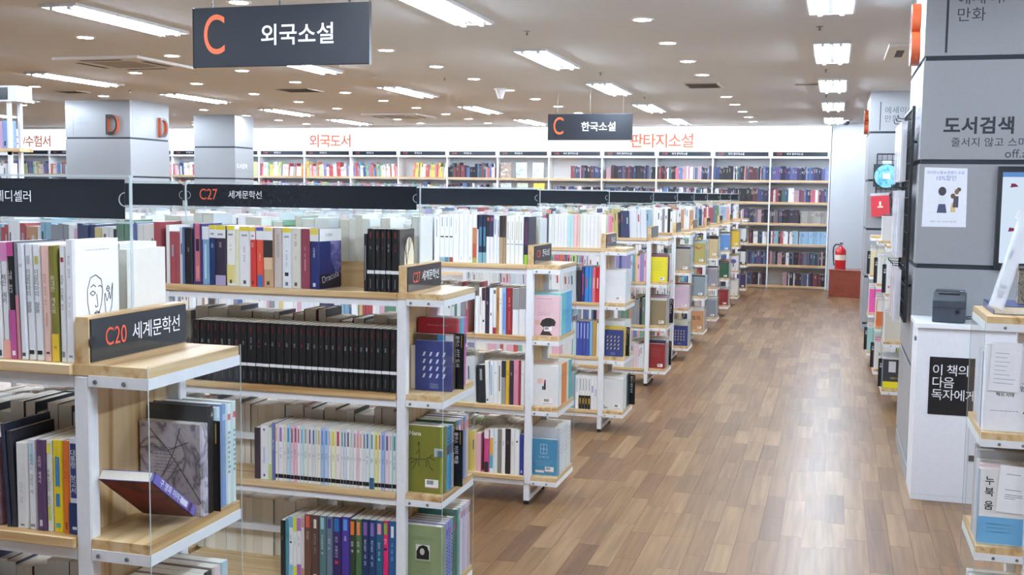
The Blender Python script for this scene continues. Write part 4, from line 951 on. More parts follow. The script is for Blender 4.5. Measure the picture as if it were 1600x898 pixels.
# books of the cases across the aisle
RXOS = [x - .1285 for x in RXPS]
RXO = RXOS[0]
def rbook(k, li, yo, t, h, w, col, lab, tilt=0, xo=None, cover=None):
    if yo < .0315 or yo + t > .311: w = min(w, .126)
    M = Matrix.Translation(((xo or RXOS[k]), RY[k] + yo + t / 2, ZL[li] + .0008)) @ Matrix.Rotation(-math.pi / 2, 4, 'Z') @ Matrix.Rotation(math.radians(tilt), 4, 'Y')
    return book(M, t - .0006, h, w, col, lab, 'books facing the aisle on the far-side end shelves', name='display_book', cover_mat=cover)
# here the near cover is local +x: spine to the left of the viewer
r = rbook(0, 1, .032, .03, .262, .15, 'f0f0f4', 'white picture book with child figure, by the white counter')
ell(r, 'r', .128, .195, .019, .021, '6a4630'); ell(r, 'r', .128, .188, .014, .014, 'f0cfae', e=2); rect(r, 'r', .112, .158, .142, .176, '6a8496', e=2); ell(r, 'r', .145, .232, .007, .007, 'd05a3c'); polyd(r, 'r', [(.114, .228), (.124, .232), (.133, .226), (.122, .222)], '33343a')
rect(r, 'r', .105, .148, .149, .15, 'e0a0a4'); txt(r, 'r', '엄마가', .018, '23242a', .125, .132, 'cover_print', bold=.012); txt(r, 'r', '책의 시대', .013, '23242a', .06, .112, 'cover_print', bold=.012); lines(r, 'r', .02, .1, .062, 1, .01, '8a8c94', .0016, 2); ell(r, 'r', .118, .06, .006, .004, '6a5030')
sl = thing('paper_slip', 'white printed slip tucked over the child picture book', 'paper', M=Matrix.Translation((RXO + .012, RY[0] + .0275, ZL[1] + .125)) @ Matrix.Rotation(math.radians(2), 4, 'Y'))
part('sheet', MB().box(0, .085, 0, .0006, 0, .15), mat('f2f2f5', .6), sl)
rr_ = random.Random(4)
mb = MB()
for i in range(8):
    v = .115 - i * .013
    mb.box(.012, .012 + rr_.uniform(.03, .062), -.0004, 0, v, v + .0012)
part('small_print', mb, mat('8c8e96', .6), sl)
for i, c in enumerate(('6a62a0', 'e8e8ea', 'dcdce4', 'c8ccd8')):
    rbook(0, 1, .064 + i * .03, .028, .235, .15, c, '%s book, %s behind the child picture book' % (cname(c), ordw(i + 1)))
r = rbook(0, 2, .032, .028, .232, .15, 'eceae8', 'white and sky-blue paperback with slip, below the picture book')
rect(r, 'r', .002, .002, .149, .085, '74b4e0'); ell(r, 'r', .135, .036, .004, .006, '23262c', e=2); rect(r, 'r', .1335, .016, .1365, .032, '23262c', e=2)
for v, ch in ((.195, '누'), (.16, '북'), (.118, '움')): txt(r, 'r', ch, .03, '1c1d22', .03, v, 'cover_print', bold=.012)
lines(r, 'r', .02, .1, .062, 3, .012, '4a86b8', .0018, 5); rect(r, 's', .002, .002, .026, .23, '8fbce0', 'spine_band')
sl = thing('paper_slip', 'white note slip in front of the sky-blue paperback', 'paper', M=Matrix.Translation((RXO + .05, RY[0] + .0275, ZL[2] + .105)) @ Matrix.Rotation(math.radians(3), 4, 'Y'))
part('sheet', MB().box(0, .08, 0, .0006, 0, .145), mat('f3f3f4', .6), sl)
mb = MB()
for v, w in ((.118, .04), (.07, .045), (.055, .05), (.049, .05), (.043, .03)): mb.box(.02, .02 + w, -.0004, 0, v, v + .002)
part('small_print', mb, mat('9a9ca2', .6), sl)
for i, (c, h) in enumerate((('e8c8d0', .24), ('e0dcd8', .245), ('c8c8cc', .27), ('b4b4b8', .28))):
    rbook(0, 2, .062 + i * .03, .028, h, .15, c, '%s book, %s behind the sky-blue paperback' % (cname(c), ordw(i + 1)))
for i, (c, h) in enumerate((('dfe0dc', .2), ('5c8a70', .17), ('e6e4e0', .21), ('9c4a4c', .18), ('e8e8e4', .205))):
    rbook(0, 3, .08 + i * .032, .03, h, .15, c, '%s book, %s on the lowest shelf by the counter' % (cname(c), ordw(i + 1)))
# top of that case: flat books, box, wrapped roll
t = thing('flat_book', 'navy-covered book lying flat on the cut-off bookcase top', 'book', (.475, RY[0] + .07, ZL[0] + .0006))
part('cover', MB().box(0, .2, 0, .24, 0, .0015).box(0, .2, 0, .24, .0235, .025).box(0, .0015, 0, .24, 0, .025), mat('3a4470', .4), t); part('pages', MB().box(.002, .198, .002, .238, .0016, .0234), PAGES(), t)
t = thing('picture_box', 'dark photo-printed box at the frame edge above flat book', 'box', M=Matrix.Translation((.552, RY[0] + .15, ZL[0] + .0264)) @ Matrix.Rotation(math.radians(-6), 4, 'Z'))
bevel(part('body', MB().box(0, .2, 0, .12, 0, .105), blotch(['2c2a26', '6a6456', '9a907c', '1c1b1a', '57503f'], 22, 1.5, 'photobox'), t), .002)
part('lid', MB().box(-.001, .201, -.001, .121, .105, .112), mat('3a3630', .4), t)
t = thing('wrapped_roll', 'clear-wrapped white paper stick leaning on the cut-off bookcase', 'rolled paper', M=Matrix.Translation((.474, RY[0] + .035, ZL[0] + .014)) @ Matrix.Rotation(math.radians(18), 4, 'Y') @ Matrix.Rotation(math.radians(-20), 4, 'X'))
bevel(part('paper_stick', MB().box(-.0175, .0175, 0, .012, .012, .285), mat('eef0f6', .35), t), .003)
part('plastic_sleeve', MB().prism([(-.021, -.003), (.021, -.003), (.021, .015), (-.021, .015)], .008, .3).box(-.03, .03, .004, .008, .3, .335), film(), t)
part('label_print', MB().box(-.012, -.004, -.0006, 0, .17, .2).box(-.010, .010, -.0006, 0, .075, .085).box(-.012, .01, -.0006, 0, .06, .066).box(-.008, .008, -.0006, 0, .045, .055), mat('8a8ea0', .5), t)
# display books on the three cases beyond the column
RD = [(1, 0, [('e8e6e2', 'white'), ]), ]
specs = {(1, 1): ('e9e6e6', 'white book with photo panel and ribbon'), (1, 2): ('cfc8b8', 'tan matted print facing out'), (1, 3): ('3c3d40', 'black and yellow photo-covered book'), (2, 1): ('efefea', 'white book with blue script'), (2, 2): ('d8743c', 'orange-labelled book'), (2, 3): ('e6e4e0', 'white lettered book'), (3, 1): ('d8c8a0', 'sand-coloured book'), (3, 2): ('e858a8', 'hot pink book'), (3, 3): ('9cc8c4', 'pale teal book')}
for (k, li), (c, d) in specs.items():
    r = rbook(k, li, .032, .03, .215, .15, c, '%s, %s case behind the near column' % (d, ordw(k)))
    if (k, li) == (1, 1): rect(r, 'r', .03, .09, .12, .15, blotch(['6a5048', 'b89890', 'e0d0c8'], 25, 1, 'photo1')); rect(r, 'r', .01, .04, .14, .055, '9c4a5c'); polyd(r, 'r', [(.06, .05), (.09, .02), (.1, .03), (.075, .055)], '9c4a5c', e=2); txt(r, 'r', 'love', .03, '6a8ab0', .075, .185, 'cover_print')
    if (k, li) == (1, 3): rect(r, 'r', 0.002, 0.002, .148, .05, 'e8d830'); rect(r, 'r', .04, .12, .09, .2, 'd0d2d4'); txt(r, 'r', '그들의 서', .016, 'e8d860', .08, .075, 'cover_print')
    if (k, li) == (2, 2): rect(r, 'r', .005, .12, .148, .213, 'ecebe6')
    if (k, li) == (2, 3): txt(r, 'r', 'Hop', .05, '3a3436', .075, .12, 'cover_print')
    if (k, li) == (2, 1): txt(r, 'r', 'Well', .04, '6a9ac8', .075, .15, 'cover_print')
    g = random.Random(k * 5 + li)
    sstack(RXOS[k], RY[k] + .066, ZL[li] + .0002, [(.03, g.uniform(.21, .26), .15, g.choice(['ecebe8', 'e8a0b8', 'e6e4dc', 'f0efec', 'd8e0e4'])) for _ in range(8)], -1)
for k in (1, 2, 3):
    for li in (1, 3):
        dv = thing('index_divider', 'black index divider on the %s level, %s case behind the near column' % (('', 'upper', '', 'lowest')[li], ordw(k)), 'divider', (RXOS[k] - .03, RY[k] + .1, ZL[li]), 'black index dividers among the end-shelf books')
        part('plate', MB().box(0, .06, 0, .0025, 0, .21), mat('15161a', .3), dv)
        letter(dv, '소설', .02, mat('f0f0f0', .5), frame((.018, -.0006, .16), *FRONT) @ Matrix.Rotation(-math.pi / 2, 4, 'Z'), bold=.012)
    for li in (0, 1, 2, 3):
        z = ZL[li]
        srow(RXPS[k] + .04, RXPS[k] + .9, RY[k] + .012, z, (.19, .235), 'bright', 3000 + k * 10 + li)
for li, z in enumerate(ZL):
    srow(RXPS[0] + (.3 if li == 0 else .04), RXPS[0] + .9, RY[0] + .012, z, (.19, .235), 'mix', 3100 + li)
# upright books on top of the second far case
sstack(RXOS[2] + .02, RY[2] + .03, ZL[0] + .0002, [(.03, .2, .13, 'e8e9ec'), (.03, .2, .13, 'd8e0e6'), (.026, .21, .13, '2a2c30'), (.03, .2, .13, 'cfd8e4'), (.03, .2, .12, 'e6e2d8')], -1)

# ------------------------------------------------------------------ grey panelled columns
def column(name, x0, x1, y0, y1, joints, base=None):
    """structure: panels with dark recessed joints; joints = z of joint centres"""
    core = struct(name, MB().box(x0 + .01, x1 - .01, y0 + .01, y1 - .01, 0, CEIL), mat('20262f', .6))
    zs = [0] + sorted(joints) + [CEIL]
    pm = mat('97999c', .42, .15, .02, 120)
    for a, b in zip(zs, zs[1:]):
        za, zb = a + (.012 if a else 0), b - (.012 if b < CEIL else 0)
        for mb in (MB().box(x0, x1, y0, y0 + .009, za, zb), MB().box(x0, x0 + .009, y0 + .0095, y1, za, zb), MB().box(x1 - .009, x1, y0 + .0095, y1, za, zb), MB().box(x0 + .0095, x1 - .0095, y1 - .009, y1, za, zb)):
            bevel(link('panel', mb.mesh('panel'), pm, core), .0015, 1)
    return core
column('column_near', .425, 1.7, 6.28, 7.32, [2.287, 1.743, 1.186, .64, .1])
column('column_middle', .345, 1.4, 13.24, 14.55, [2.287, 1.743, 1.186, .64, .1])
column('column_letter', -10.38, -9.33, 13.1, 14.02, [2.23, 1.70, 1.15, .6])
column('column_far', -10.18, -9.42, 16.0, 16.6, [2.23, 1.72, 1.15, .6])
def solid_letter(ch, size, M, label, name='raised_letter'):
    t = thing(name, label, 'letter', M=M @ Matrix.Diagonal((.74, 1, 1, 1)))
    me = text_mesh(ch, size)
    m3 = text_mesh(ch, size, extrude=.022).copy()
    link('letter_body', m3, mat('c2562a', .4), t, Matrix.Translation((0, 0, .0225)))
    link('letter_face', me.copy(), mat('0e0e10', .35), t, Matrix.Translation((0, 0, .0455)))
solid_letter('B', .5, frame((.424, 6.72, 2.455), *LEFTF), 'raised orange-sided letter on the near grey column')
solid_letter('D', .40, frame((-9.60, 13.099, 2.397), *FRONT), 'raised letter D on the front of the far grey column')
solid_letter('D', .40, frame((-9.329, 13.84, 2.397), *RIGHT), 'raised letter D on the aisle side of the far grey column')
solid_letter('B', .42, frame((.344, 13.9, 2.43), *LEFTF), 'raised orange-sided letter on the middle grey column')
def wall_text(label, items, rule=None, rulemat='2b2e33', name='wall_lettering'):
    """items: (text, size, colour, bold, matrix, align)"""
    M0 = items[0][4]
    t = thing(name, label, 'lettering', M=Matrix.Translation(M0.translation))
    inv = Matrix.Translation(M0.translation).inverted()
    for s, sz, c, b, M, al in items: letter(t, s, sz, mat(c, .5), inv @ M, bold=b, align=al, space=1.05)
    if rule:
        (a, b_) = rule
        lo = [min(p, q) for p, q in zip(a, b_)]; hi = [max(p, q) for p, q in zip(a, b_)]
        tr = M0.translation
        part('rule_line', MB().box(lo[0] - tr.x, hi[0] - tr.x, lo[1] - tr.y, hi[1] - tr.y, lo[2] - tr.z, hi[2] - tr.z), mat(rulemat, .4), t)
F = lambda x, z, y: frame((x, y, z), *FRONT)
yf = 6.2793
wall_text('dark category lettering with vertical rule high on near column', [('에세이/', .078, '33373d', 0, F(.575, 2.592, yf), 'LEFT'), ('만화', .078, '33373d', 0, F(.575, 2.505, yf), 'LEFT')], ((.526, yf - .0006, 2.315), (.538, yf + .0004, 2.66)))
wall_text('bold dark book-search lettering on the near grey column', [('도서검색', .094, '24272d', .03, F(.712, 1.928, yf), 'CENTER'), ('줄서지 않고 스마트폰에서', .052, '2c3036', .004, F(.577, 1.843, yf), 'LEFT'), ('off.a', .062, '33373d', .0, F(.842, 1.785, yf), 'LEFT')])
wall_text('small category lettering on the middle grey column', [('에세이/', .085, '50545a', 0, F(.50, 2.53, 13.2395), 'LEFT'), ('만화', .085, '50545a', 0, F(.50, 2.435, 13.2395), 'LEFT')], ((.452, 13.2389, 2.31), (.462, 13.2398, 2.63)))
wall_text('faint category lettering beside D on far column front', [('인문/', .06, '858b92', 0, F(-10.21, 2.50, 13.0995), 'LEFT'), ('사회과학', .06, '858b92', 0, F(-10.21, 2.43, 13.0995), 'LEFT')], ((-10.255, 13.0990, 2.27), (-10.245, 13.0998, 2.59)), '7d838a')
wall_text('faint category lettering beside D on far column side', [('경제/', .06, '858b92', 0, frame((-9.3295, 13.2, 2.5), *RIGHT), 'LEFT'), ('경영', .06, '858b92', 0, frame((-9.3295, 13.2, 2.43), *RIGHT), 'LEFT')], ((-9.3299, 13.16, 2.27), (-9.329, 13.17, 2.59)), '7d838a')
wall_text('faint pale lettering low on the farthest grey column', [('도서검색', .09, 'e6e9ec', .01, frame((-9.4195, 16.22, 1.92), *RIGHT), 'CENTER'), ('줄서지 않고 스마트폰에서', .045, '858b92', 0, frame((-9.4195, 16.3, 1.84), *RIGHT), 'CENTER'), ('off.a', .05, '858b92', 0, frame((-9.4195, 16.42, 1.77), *RIGHT), 'CENTER')])
# poster on near column
t = thing('discount_poster', 'white paper discount poster on the near grey column', 'poster', (.45, 6.2785, 1.397))
part('sheet', MB().poly([(0, 0, 0), (.221, 0, .001), (.216, 0, .312), (.003, 0, .317)]), mat('e8ebf3', .5), t)
P = lambda u, v: frame((u, -.0008, v), *FRONT)
letter(t, '라이트노벨 & 로맨스 소설', .0185, mat('6b84c4', .5), P(.108, .288), space=.92); letter(t, '10%할인', .03, mat('6b84c4', .5), P(.112, .258)); letter(t, '로맨스 도서 · 라이트노벨 대상', .0105, mat('8a8e98', .5), P(.108, .028))
def shape(pts, c, nm='illustration', e=1): link(nm, MB().poly([(a, b) for a, b in pts]).mesh(nm), mat(c, .5), t, P(0, 0) @ Matrix.Translation((0, 0, .0002 * e)))
cir = lambda u, v, a, b, n=16: [(u + a * math.cos(2 * math.pi * i / n), v + b * math.sin(2 * math.pi * i / n)) for i in range(n)]
shape([(.072, .075), (.122, .075), (.114, .122), (.080, .122)], '4a5070'); shape([(.078, .122), (.116, .122), (.112, .168), (.084, .168)], 'dfe9ee'); shape(cir(.096, .19, .02, .024), '3a3a44'); shape(cir(.178, .2, .011, .011), '5a4440'); shape([(.140, .08), (.165, .08), (.163, .13), (.144, .13)], 'd8c07c'); shape([(.15, .105), (.178, .105), (.178, .165), (.155, .165)], '4a4654', e=2); shape(cir(.150, .165, .012, .014), '6a4a3c', e=3); shape(cir(.168, .188, .011, .014), '7a5a44', e=3)
# monitor
t = thing('wall_monitor', 'black-framed search screen on the near grey column', 'monitor', (.814, 6.278, 1.18))
bevel(part('frame', MB().box(0, .62, -.03, 0, 0, .54), BLACK(), t), .004)
part('screen', MB().box(.022, .6, -.0312, -.0301, .035, .51), emis('d5e6f8', .36), t)
part('screen_bar', MB().box(.022, .6, -.0318, -.0313, .485, .51), emis('6f9fe0', .3), t)
for v in (.43, .2): part('screen_icon', MB().poly([(.06, -.0322, v), (.1, -.0322, v + .005), (.085, -.0322, v + .02), (.065, -.0322, v + .022)]), emis('9a4a6c', .25), t)
# counter
t = thing('counter', 'white counter cabinet standing against the near grey column', 'counter', (.424, 5.9, 0))
bevel(part('body', MB().box(.004, .9, .012, .377, 0, .892), mat('e3e6ec', .35), t), .002)
bevel(part('worktop', MB().box(-.008, .905, -.006, .3775, .892, .918), mat('eceef2', .3), t), .003)
part('door_gap', MB().box(.268, .270, .0112, .0119, .0, .43), mat('9aa0a8', .5), t)
part('plinth_line', MB().box(.004, .9, .0112, .0119, .03, .031), mat('b0b4bc', .5), t)
h = part('latch', MB().box(-.006, .0038, .06, .1, .82, .84), STEEL(), t)
t = thing('counter_poster', 'black notice with white Korean lines on the white counter', 'poster', (.492, 5.909, .452))
part('sheet', MB().box(0, .215, 0, .0012, 0, .295), mat('14161a', .35), t)
for i, s_ in enumerate(('이 책의', '다음', '독자에게')): letter(t, s_, .062, mat('f0f1f2', .5), frame((.012, -.0006, .225 - i * .063), *FRONT), align='LEFT', space=.9)
part('small_notice', MB().box(.205, .24, 0, .0012, -.23, -.2), mat('1a1c20', .4), t)
# printer
t = thing('receipt_printer', 'dark receipt printer on the white counter', 'printer', M=Matrix.Translation((.585, 6.03, .9185)) @ Matrix.Rotation(math.radians(-8), 4, 'Z'))
prof = [(-.075, 0), (.075, 0), (.082, .05), (.078, .12), (.062, .152), (-.07, .158), (-.078, .12)]
mb = MB(); n = len(prof); mb.v = [(.0, y, z) for y, z in prof]
mb = MB().prism([(y, z) for y, z in [(-.08, .0), (.075, .0), (.075, .148), (-.055, .156), (-.08, .115)]], -.078, .078)
bd = part('body', mb, mat('343b45', .45), t, Matrix(((0, 0, 1, 0), (1, 0, 0, 0), (0, 1, 0, 0), (0, 0, 0, 1)))); bevel(bd, .006, 3)
part('lid', MB().box(-.07, .07, -.045, .07, .152, .160), mat('2c333c', .4), t); part('paper_slot', MB().box(-.05, .05, -.064, -.055, .14, .15), mat('0c0e11', .6), t)
part('button', MB().box(.035, .05, -.083, -.079, .05, .066), mat('15181c', .3), t); part('blue_tag', MB().box(.048, .068, -.055, -.035, .159, .1625), mat('8fb8d8', .4), t); part('seam', MB().box(-.079, .079, -.0812, -.0795, .075, .078), mat('20262d', .5), t)
t = thing('cable_lump', 'small dark adapter on the counter beside the printer', 'adapter', (.76, 6.1, .9185))
bevel(part('body', MB().box(-.05, .05, -.03, .03, 0, .035), mat('2e333a', .4), t), .008, 2); part('cord', MB().tube([(-.05, 0, .012), (-.08, .03, .006), (-.1, .1, .006), (-.02, .17, .006)], .004), BLACK(), t)
# magazine rack on the near column's aisle side
t = thing('wire_rack', 'tall black wire rack on the aisle side of the near column', 'rack', (.395, 6.42, .86))
mb = MB().box(-.008, .008, 0, .014, 0, 1.19).box(-.008, .008, .72, .734, 0, 1.19).box(-.008, .008, .014, .72, 1.176, 1.19).box(-.008, .008, .014, .72, 0, .014)
part('rack_frame', mb, BLACK(), t)
for i in range(1, 12): part('grid_wire', MB().cyl((0, .014, i * .0985), (0, .72, i * .0985), .0022, 6), BLACK(), t)
for i in range(1, 9): part('grid_wire', MB().cyl((.003, .014 + i * .078, .014), (.003, .014 + i * .078, 1.176), .0022, 6), BLACK(), t)
for yy in (.1, .62):
    for zz in (.2, 1.0): part('spacer', MB().cyl((.004, yy, zz), (.0295, yy, zz), .008, 8), BLACK(), t)
mags = [(2.0, .36, ('e9e9ee', 'd8d4dc', '9a4a34')), (1.62, .40, ('d9d6e0', 'b8b0bc', 'cfcad4')), (1.18, .32, ('d8d0dc', 'c8b8c4', 'd87a84'))]
for lv, (zt, hh, cs) in enumerate(mags):
    for j, yy in enumerate((6.44, 6.67, 6.9)):
        lab = 'plastic-sleeved magazine, %s column of the %s tier on the wire rack' % (('near', 'middle', 'far')[j], ('top', 'middle', 'bottom')[lv])
        m = thing('sleeved_magazine', lab, 'magazine', (.37, yy, zt - hh), 'sleeved magazines on the wire rack')
        part('magazine', MB().box(-.028, -.02, .012, .19, .004, hh - .07).box(-.012, -.006, .012, .19, .004, hh - .06), mat(cs[j], .35), m)
        part('sleeve', MB().box(-.034, -.0335, 0, .2, 0, hh - .03).box(-.003, -.0025, 0, .2, 0, hh - .03).box(-.0335, -.003, 0, .0006, 0, hh - .03), film(), m)
        part('hook', MB().cyl((.02, .1, hh - .015), (-.045, .1, hh - .01), .0028, 6).cyl((-.045, .1, hh - .01), (-.05, .1, hh + .008), .0028, 6), BLACK(), m)
# grid and packages on the middle column
t = thing('wire_grid', 'black wire grid on the front of the middle grey column', 'rack', (.44, 13.2, 1.58))
part('grid_frame', MB().cyl((0, 0, 0), (0, 0, .46), .008, 6).cyl((.5, 0, 0), (.5, 0, .46), .008, 6).cyl((0, 0, .46), (.5, 0, .46), .008, 6).cyl((0, 0, 0), (.5, 0, 0), .008, 6), BLACK(), t)
for i in range(1, 9): part('grid_wire', MB().cyl((i * .055, 0, 0), (i * .055, 0, .46), .003, 5), BLACK(), t)
for i in range(1, 7): part('grid_wire', MB().cyl((0, 0, i * .065), (.5, 0, i * .065), .003, 5), BLACK(), t)
for xx in (.06, .44): part('spacer', MB().cyl((xx, 0, .23), (xx, .0395, .23), .01, 6), BLACK(), t)
t = thing('cushion_pack', 'round blue camouflage pack hanging on the middle column', 'package', (.545, 13.15, 1.69))
part('backing', MB().box(-.14, .14, 0, .02, -.02, .235), mat('26282c', .4), t)
part('disc', MB().cyl((0, 0, .1), (0, -.03, .1), .13, 24), blotch(['2f6f94', '5aa8cc', '8ccbe0', '3f88ac'], 16, 1, 'camo'), t); part('label', MB().box(-.04, .04, -.032, -.0305, .07, .13), mat('eaf0f2', .4), t); part('header', MB().box(-.05, .05, .006, .014, .235, .275), film(), t)
t = thing('red_pack', 'red stationery pack hanging below the blue camouflage pack', 'package', M=Matrix.Translation((.50, 13.15, 1.335)) @ Matrix.Rotation(math.radians(-4), 4, 'Y'))
part('body', MB().box(-.1, .1, 0, .02, 0, .235), mat('c23a46', .35), t); part('emblem', MB().box(-.01, .01, -.002, 0, .12, .17).box(-.03, .03, -.002, 0, .1, .115), mat('e8d8b8', .5), t); part('top_fold', MB().box(-.1, .1, 0, .006, .235, .265), film(), t)
t = thing('dark_pack', 'dark grey pack with red letter beside the red pack', 'package', (.66, 13.15, 1.36))
part('body', MB().box(-.055, .1, 0, .02, 0, .25), mat('4a4d54', .4), t); part('band', MB().box(-.055, .1, -.002, 0, .08, .18), mat('1f2126', .4), t); letter(t, 'B', .08, mat('c0303a', .5), frame((.03, -.003, .13), *FRONT))

# ------------------------------------------------------------------ far wall shelving
WX = -.095; BAY = .958; WF = 18.95; WB = 19.28
WZ = [2.205, 1.815, 1.452, 1.10, .75, .40, .05]
NBAY = 18
names = {5: None}
WPAL = {0: ['darkblue', 'mixd', 'dark', 'mixd', 'dark', 'dark'], 1: ['mixd', 'dark', 'dark', 'mixd', 'darkblue', 'dark'], 2: ['mixd', 'mixd', 'dark', 'dark', 'dark', 'dark'], 3: ['dark'] * 6, 4: ['dark'] + ['mixd'] * 5, 5: ['dark', 'bright'] + ['mix'] * 4}
for b in range(NBAY):
    xr = WX - b * BAY; xl = xr - BAY
    t = thing('wall_bookcase', 'white wall bookcase, %s bay counted from the fire extinguisher corner' % ordw(b + 1), 'bookcase', (xr, WF, 0), 'wall bookcase bays along the far wall')
    part('side_panel', MB().box(-.022, 0, 0, WB - WF, 0, 2.29), WHITE(), t)
    part('back_panel', MB().box(-BAY, -.022, WB - WF - .012, WB - WF, .0, 2.29), mat('e4e6ea', .5), t)
    nz = WZ if b < 4 else WZ[:4]
    for i, z in enumerate(nz):
        part('shelf_board', MB().box(-BAY, -.0222, -.006, WB - WF - .0125, z - .028, z), WHITE() if i == 0 else pine('x'), t)
        if i: part('shelf_edge', MB().box(-BAY, -.0222, .01, .02, z - .045, z - .0285), WHITE(), t)
    if b < 4: part('plinth', MB().box(-BAY, -.0222, .03, .05, 0, .02), mat('4a4640', .6), t)
    hp = part('header_panel', MB().box(-BAY, -.0222, .02, .03, 2.2055, 2.29), mat('eceef2', .4), t)
    part('header_strip', MB().box(-BAY + .025, -.05, .014, .0195, 2.212, 2.283), mat('1d2229', .2), hp)
    letter(hp, 'C%d' % (50 - b), .05, mat('b8503c', .5), frame((-BAY + .13, .0132, 2.248), *FRONT)); letter(hp, '외국 판타지소설' if b < 5 else '외국도서', .04, mat('e8eaec', .5), frame((-BAY + .38, .0132, 2.248), *FRONT))
    for i, z in enumerate(nz[1:]):
        a0, b0 = xl + .004, xr - .026
        if b == 5 and i < 2: continue
        g = random.Random(b * 17 + i)
        if b >= 4 and i == 2: continue
        pl = (WPAL.get(b) or ['bright', 'bright', 'mix', 'mix', 'mix', 'mix'])[i] if b < 6 else 'bright'
        if b in (3, 4) and i == 0: pl = 'dark'
        if b == 3: a0 += .06
        if b == 4 and i == 0: a0 += .38
        if b == 4 and i == 1: a0 += .13
        if b == 0 and i == 4: pass
        if b == 0 and i == 5: a0 += .24
        if b == 0 and i == 2:
            srow(a0, a0 + .48, WF + .03, z, (.2, .225), 'dark', 4000 + b * 10 + i, (.018, .03)); srow(a0 + .5, b0, WF + .03, z, (.2, .21), 'grey', 4500, (.026, .03)); continue
        if b == 0 and i == 3:
            srow(a0, a0 + .47, WF + .03, z, (.2, .225), 'mix', 4000 + b * 10 + i, (.018, .03)); srow(a0 + .49, b0, WF + .03, z, (.21, .215), 'skyblue', 4501, (.018, .022)); continue
        if b in (8, 9) and i == 0: a0 += (.0, .3)[b == 9] * 0
        if b == 7 and i == 0: a0 += .27
        if b == 6: pl = 'mixd'
        if b == 9 and i == 0: b0 -= .02
        srow(a0, b0, WF + .03, z, (.19, .235) if b < 6 else (.17, .27), pl, 4000 + b * 10 + i, (.016, .034), depth=.16, lean=0 if b < 6 else g.choice((0, 0, .06, -.05)))
for i, (dx, z, c, lab) in enumerate(((.14, 1.815, ['c8b8a8', '8c7c78', 'e0d4c8'], 'brown illustrated'), (.43, 1.815, ['8fb8c8', 'c8dce4', '6f98a8'], 'pale blue'), (.74, 1.815, ['a8ccd4', 'd8e8ec', '88b0bc'], 'aqua'), (.14, 1.452, ['3a4a78', 'd8dce4', '28345c'], 'navy and white'), (.45, 1.452, ['9aa890', 'c8d0bc', '6f7c68'], 'sage'), (.76, 1.452, ['d8c030', 'e8d860', 'c0a020'], 'yellow'))):
    xl = WX - 6 * BAY
    M = Matrix.Translation((xl + dx, WF + .06, z + .0005)) @ Matrix.Rotation(math.radians(-6), 4, 'X') @ Matrix.Rotation(math.pi / 2, 4, 'Z')
    r = book(Matrix.Translation((xl + dx + .1, WF + .06, z + .0005)) @ Matrix.Rotation(math.pi / 2, 4, 'Z'), .02, .27, .2, c[0], '%s wrapped book facing out on the far wall, %s bay shelf' % (lab, 'upper' if i < 3 else 'lower'), 'wrapped books facing out on the far wall', cover_mat=blotch(c, 10, 1.5, 'wrap%d' % i), name='display_book')
# backlit band
LB = thing('light_band', 'glowing white backlit band along the top of far wall', 'light box', (WX, WF, 2.2905))
part('housing', MB().box(-NBAY * BAY, 0, .03, WB - WF, 0, .424), WHITE(), LB)
part('lit_face', MB().box(-NBAY * BAY, 0, .0265, .0295, .003, .42), emis('fbfdff', BAND_POWER), LB)
for s_, cx, sz in (('판타지소설', -2.90, .26), ('외국도서', -9.15, .255), ('외국어/수험서', -16.05, .25)):
    letter(LB, s_, sz, mat('e0562f', .5), frame((cx - WX, .0255, .165), *FRONT), space=.86, bold=.012)

# red-brown box and extinguisher
M = Matrix.Translation((-.05, 17.78, 0)) @ Matrix.Rotation(math.radians(-20), 4, 'Z')
t = thing('wooden_plinth', 'low reddish-brown wooden box by the far white wall', 'box', M=M)
bevel(part('body', MB().box(0, .62, 0, .42, 0, .405), mat('7c3a2c', .35, 0, .1, 12), t), .003)
bevel(part('lid', MB().box(-.006, .626, -.006, .426, .405, .425), mat('8c4a3c', .25, 0, .06, 12), t), .003)
t = thing('fire_extinguisher', 'red fire extinguisher on the reddish-brown box', 'fire extinguisher', M=M @ Matrix.Translation((.1, .2, .4255)))
part('body', MB().lathe([(.05, 0), (.08, .005), (.082, .02), (.082, .26), (.075, .3), (.05, .33), (.026, .345), (.024, .36)], 20), mat('c01c22', .25), t, smooth=True)
part('label', MB().lathe([(.0822, .14), (.0828, .141), (.0828, .22), (.0822, .221)], 20, caps=False), mat('e6dccc', .4), t)
part('foot_ring', MB().lathe([(.0822, .0), (.086, .004), (.086, .03), (.0822, .034)], 20, caps=False), mat('a8181e', .3), t)
part('valve', MB().cyl((0, 0, .36), (0, 0, .39), .02, 10), STEEL(), t)
part('lever', MB().box(-.012, .012, -.01, .09, .39, .398).box(-.012, .012, -.01, .075, .405, .412).box(-.012, .012, -.014, 0, .385, .412), BLACK(), t)
part('hose', MB().tube([(-.02, 0, .378), (-.08, 0, .385), (-.115, 0, .34), (-.12, 0, .25), (-.11, 0, .12), (-.1, 0, .05)], .011, 8), BLACK(), t, smooth=True)

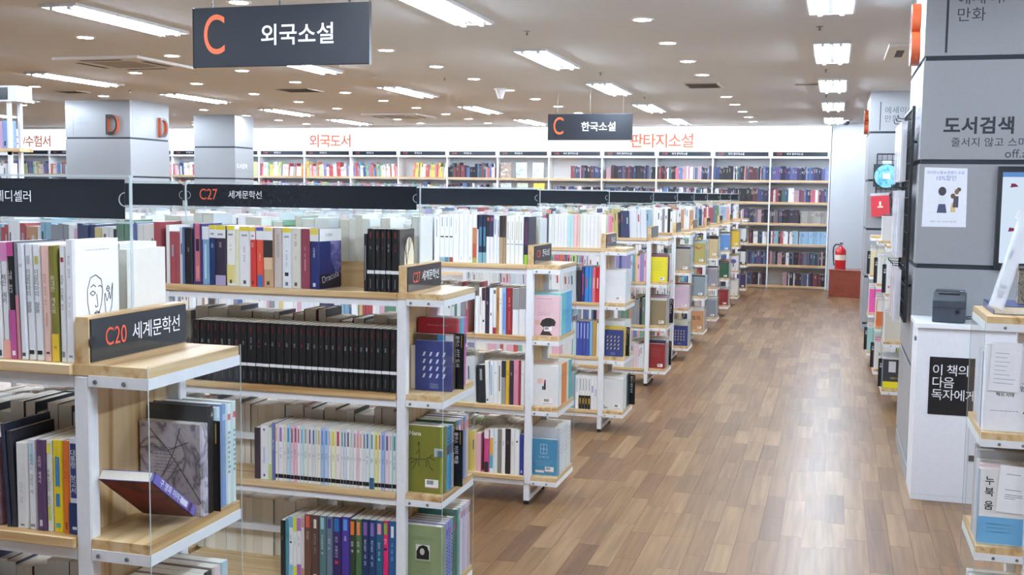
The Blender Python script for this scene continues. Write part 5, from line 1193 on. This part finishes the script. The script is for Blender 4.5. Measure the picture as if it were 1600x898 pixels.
# tall open bookcase at the left
TX, TY = -6.81, 8.0
t = thing('tall_bookcase', 'tall open white bookcase with dark header at picture edge', 'bookcase', (TX, TY, 0))
for x0 in (-.1, -.98):
    for y0 in (0, .13): part('post', MB().box(x0 - .03, x0, y0, y0 + .03, 0, 2.2795), WHITE(), t)
for z in (1.88, 1.5, 1.12, .75):
    part('shelf_board', MB().box(-1.05, .0, -.005, .165, z - .03, z), pine('x'), t); part('shelf_rail', MB().box(-1.0, -.1, .0, .02, z - .06, z - .0305), WHITE(), t)
hp = part('header_box', MB().box(-1.1, .0, -.03, .165, 2.28, 2.415), WHITE(), t); part('header_strip', MB().box(-1.08, -.09, -.034, -.0305, 2.295, 2.4), mat('262c33', .25), hp)
for i, (c, h) in enumerate((('8fa8d8', .24), ('c8a8c8', .235), ('efeedd', .235), ('e4e8ec', .24), ('e6eaee', .24), ('d8e0ea', .24), ('e8e6e8', .24))):
    M = Matrix.Translation((TX - .165 - .062 * i, TY + .02, 1.8806))
    r = book(M, .058 if i < 5 else .05, h, .1, c, '%s thick book, %s from the end on tall bookcase shelf' % (cname(c), ordw(i + 1)), 'books on the tall open bookcase')
    rect(r, 's', .012, .02, .03, .06, ('2c3a5c', '5c3a7c', '6a7a8c', 'c84a50', 'd06a70', 'b8505c', 'a8a8b0')[i], 'spine_mark')
srow(TX - 1.0, TX - .135, TY + .02, 1.5003, (.22, .26), 'white', 5100, (.03, .06), depth=.1)
srow(TX - 1.0, TX - .62, TY + .02, 1.8803, (.22, .25), 'bright', 5101, (.03, .06), depth=.1)

# ------------------------------------------------------------------ the uncountable books as one mesh
me = bpy.data.meshes.new('shelved_books')
me.from_pydata(SV, [], SF)
ca = me.color_attributes.new('Col', 'FLOAT_COLOR', 'CORNER')
buf = []
for c, f_ in zip(SC, SF): buf.extend(tuple(c[:3]) + (1.0,) if len(c) == 3 else tuple(c))if False else buf.extend((c[0], c[1], c[2], 1.0) * len(f_))
ca.data.foreach_set('color', buf)
me.update()
tag(link('shelved_books', me, vcol_mat()), 'remaining rows of assorted books on the farther shelves and walls', 'books', kind='stuff')
print('BOOKS', NB[0], 'STUFF FACES', len(SF), 'OBJECTS', len(bpy.data.objects))
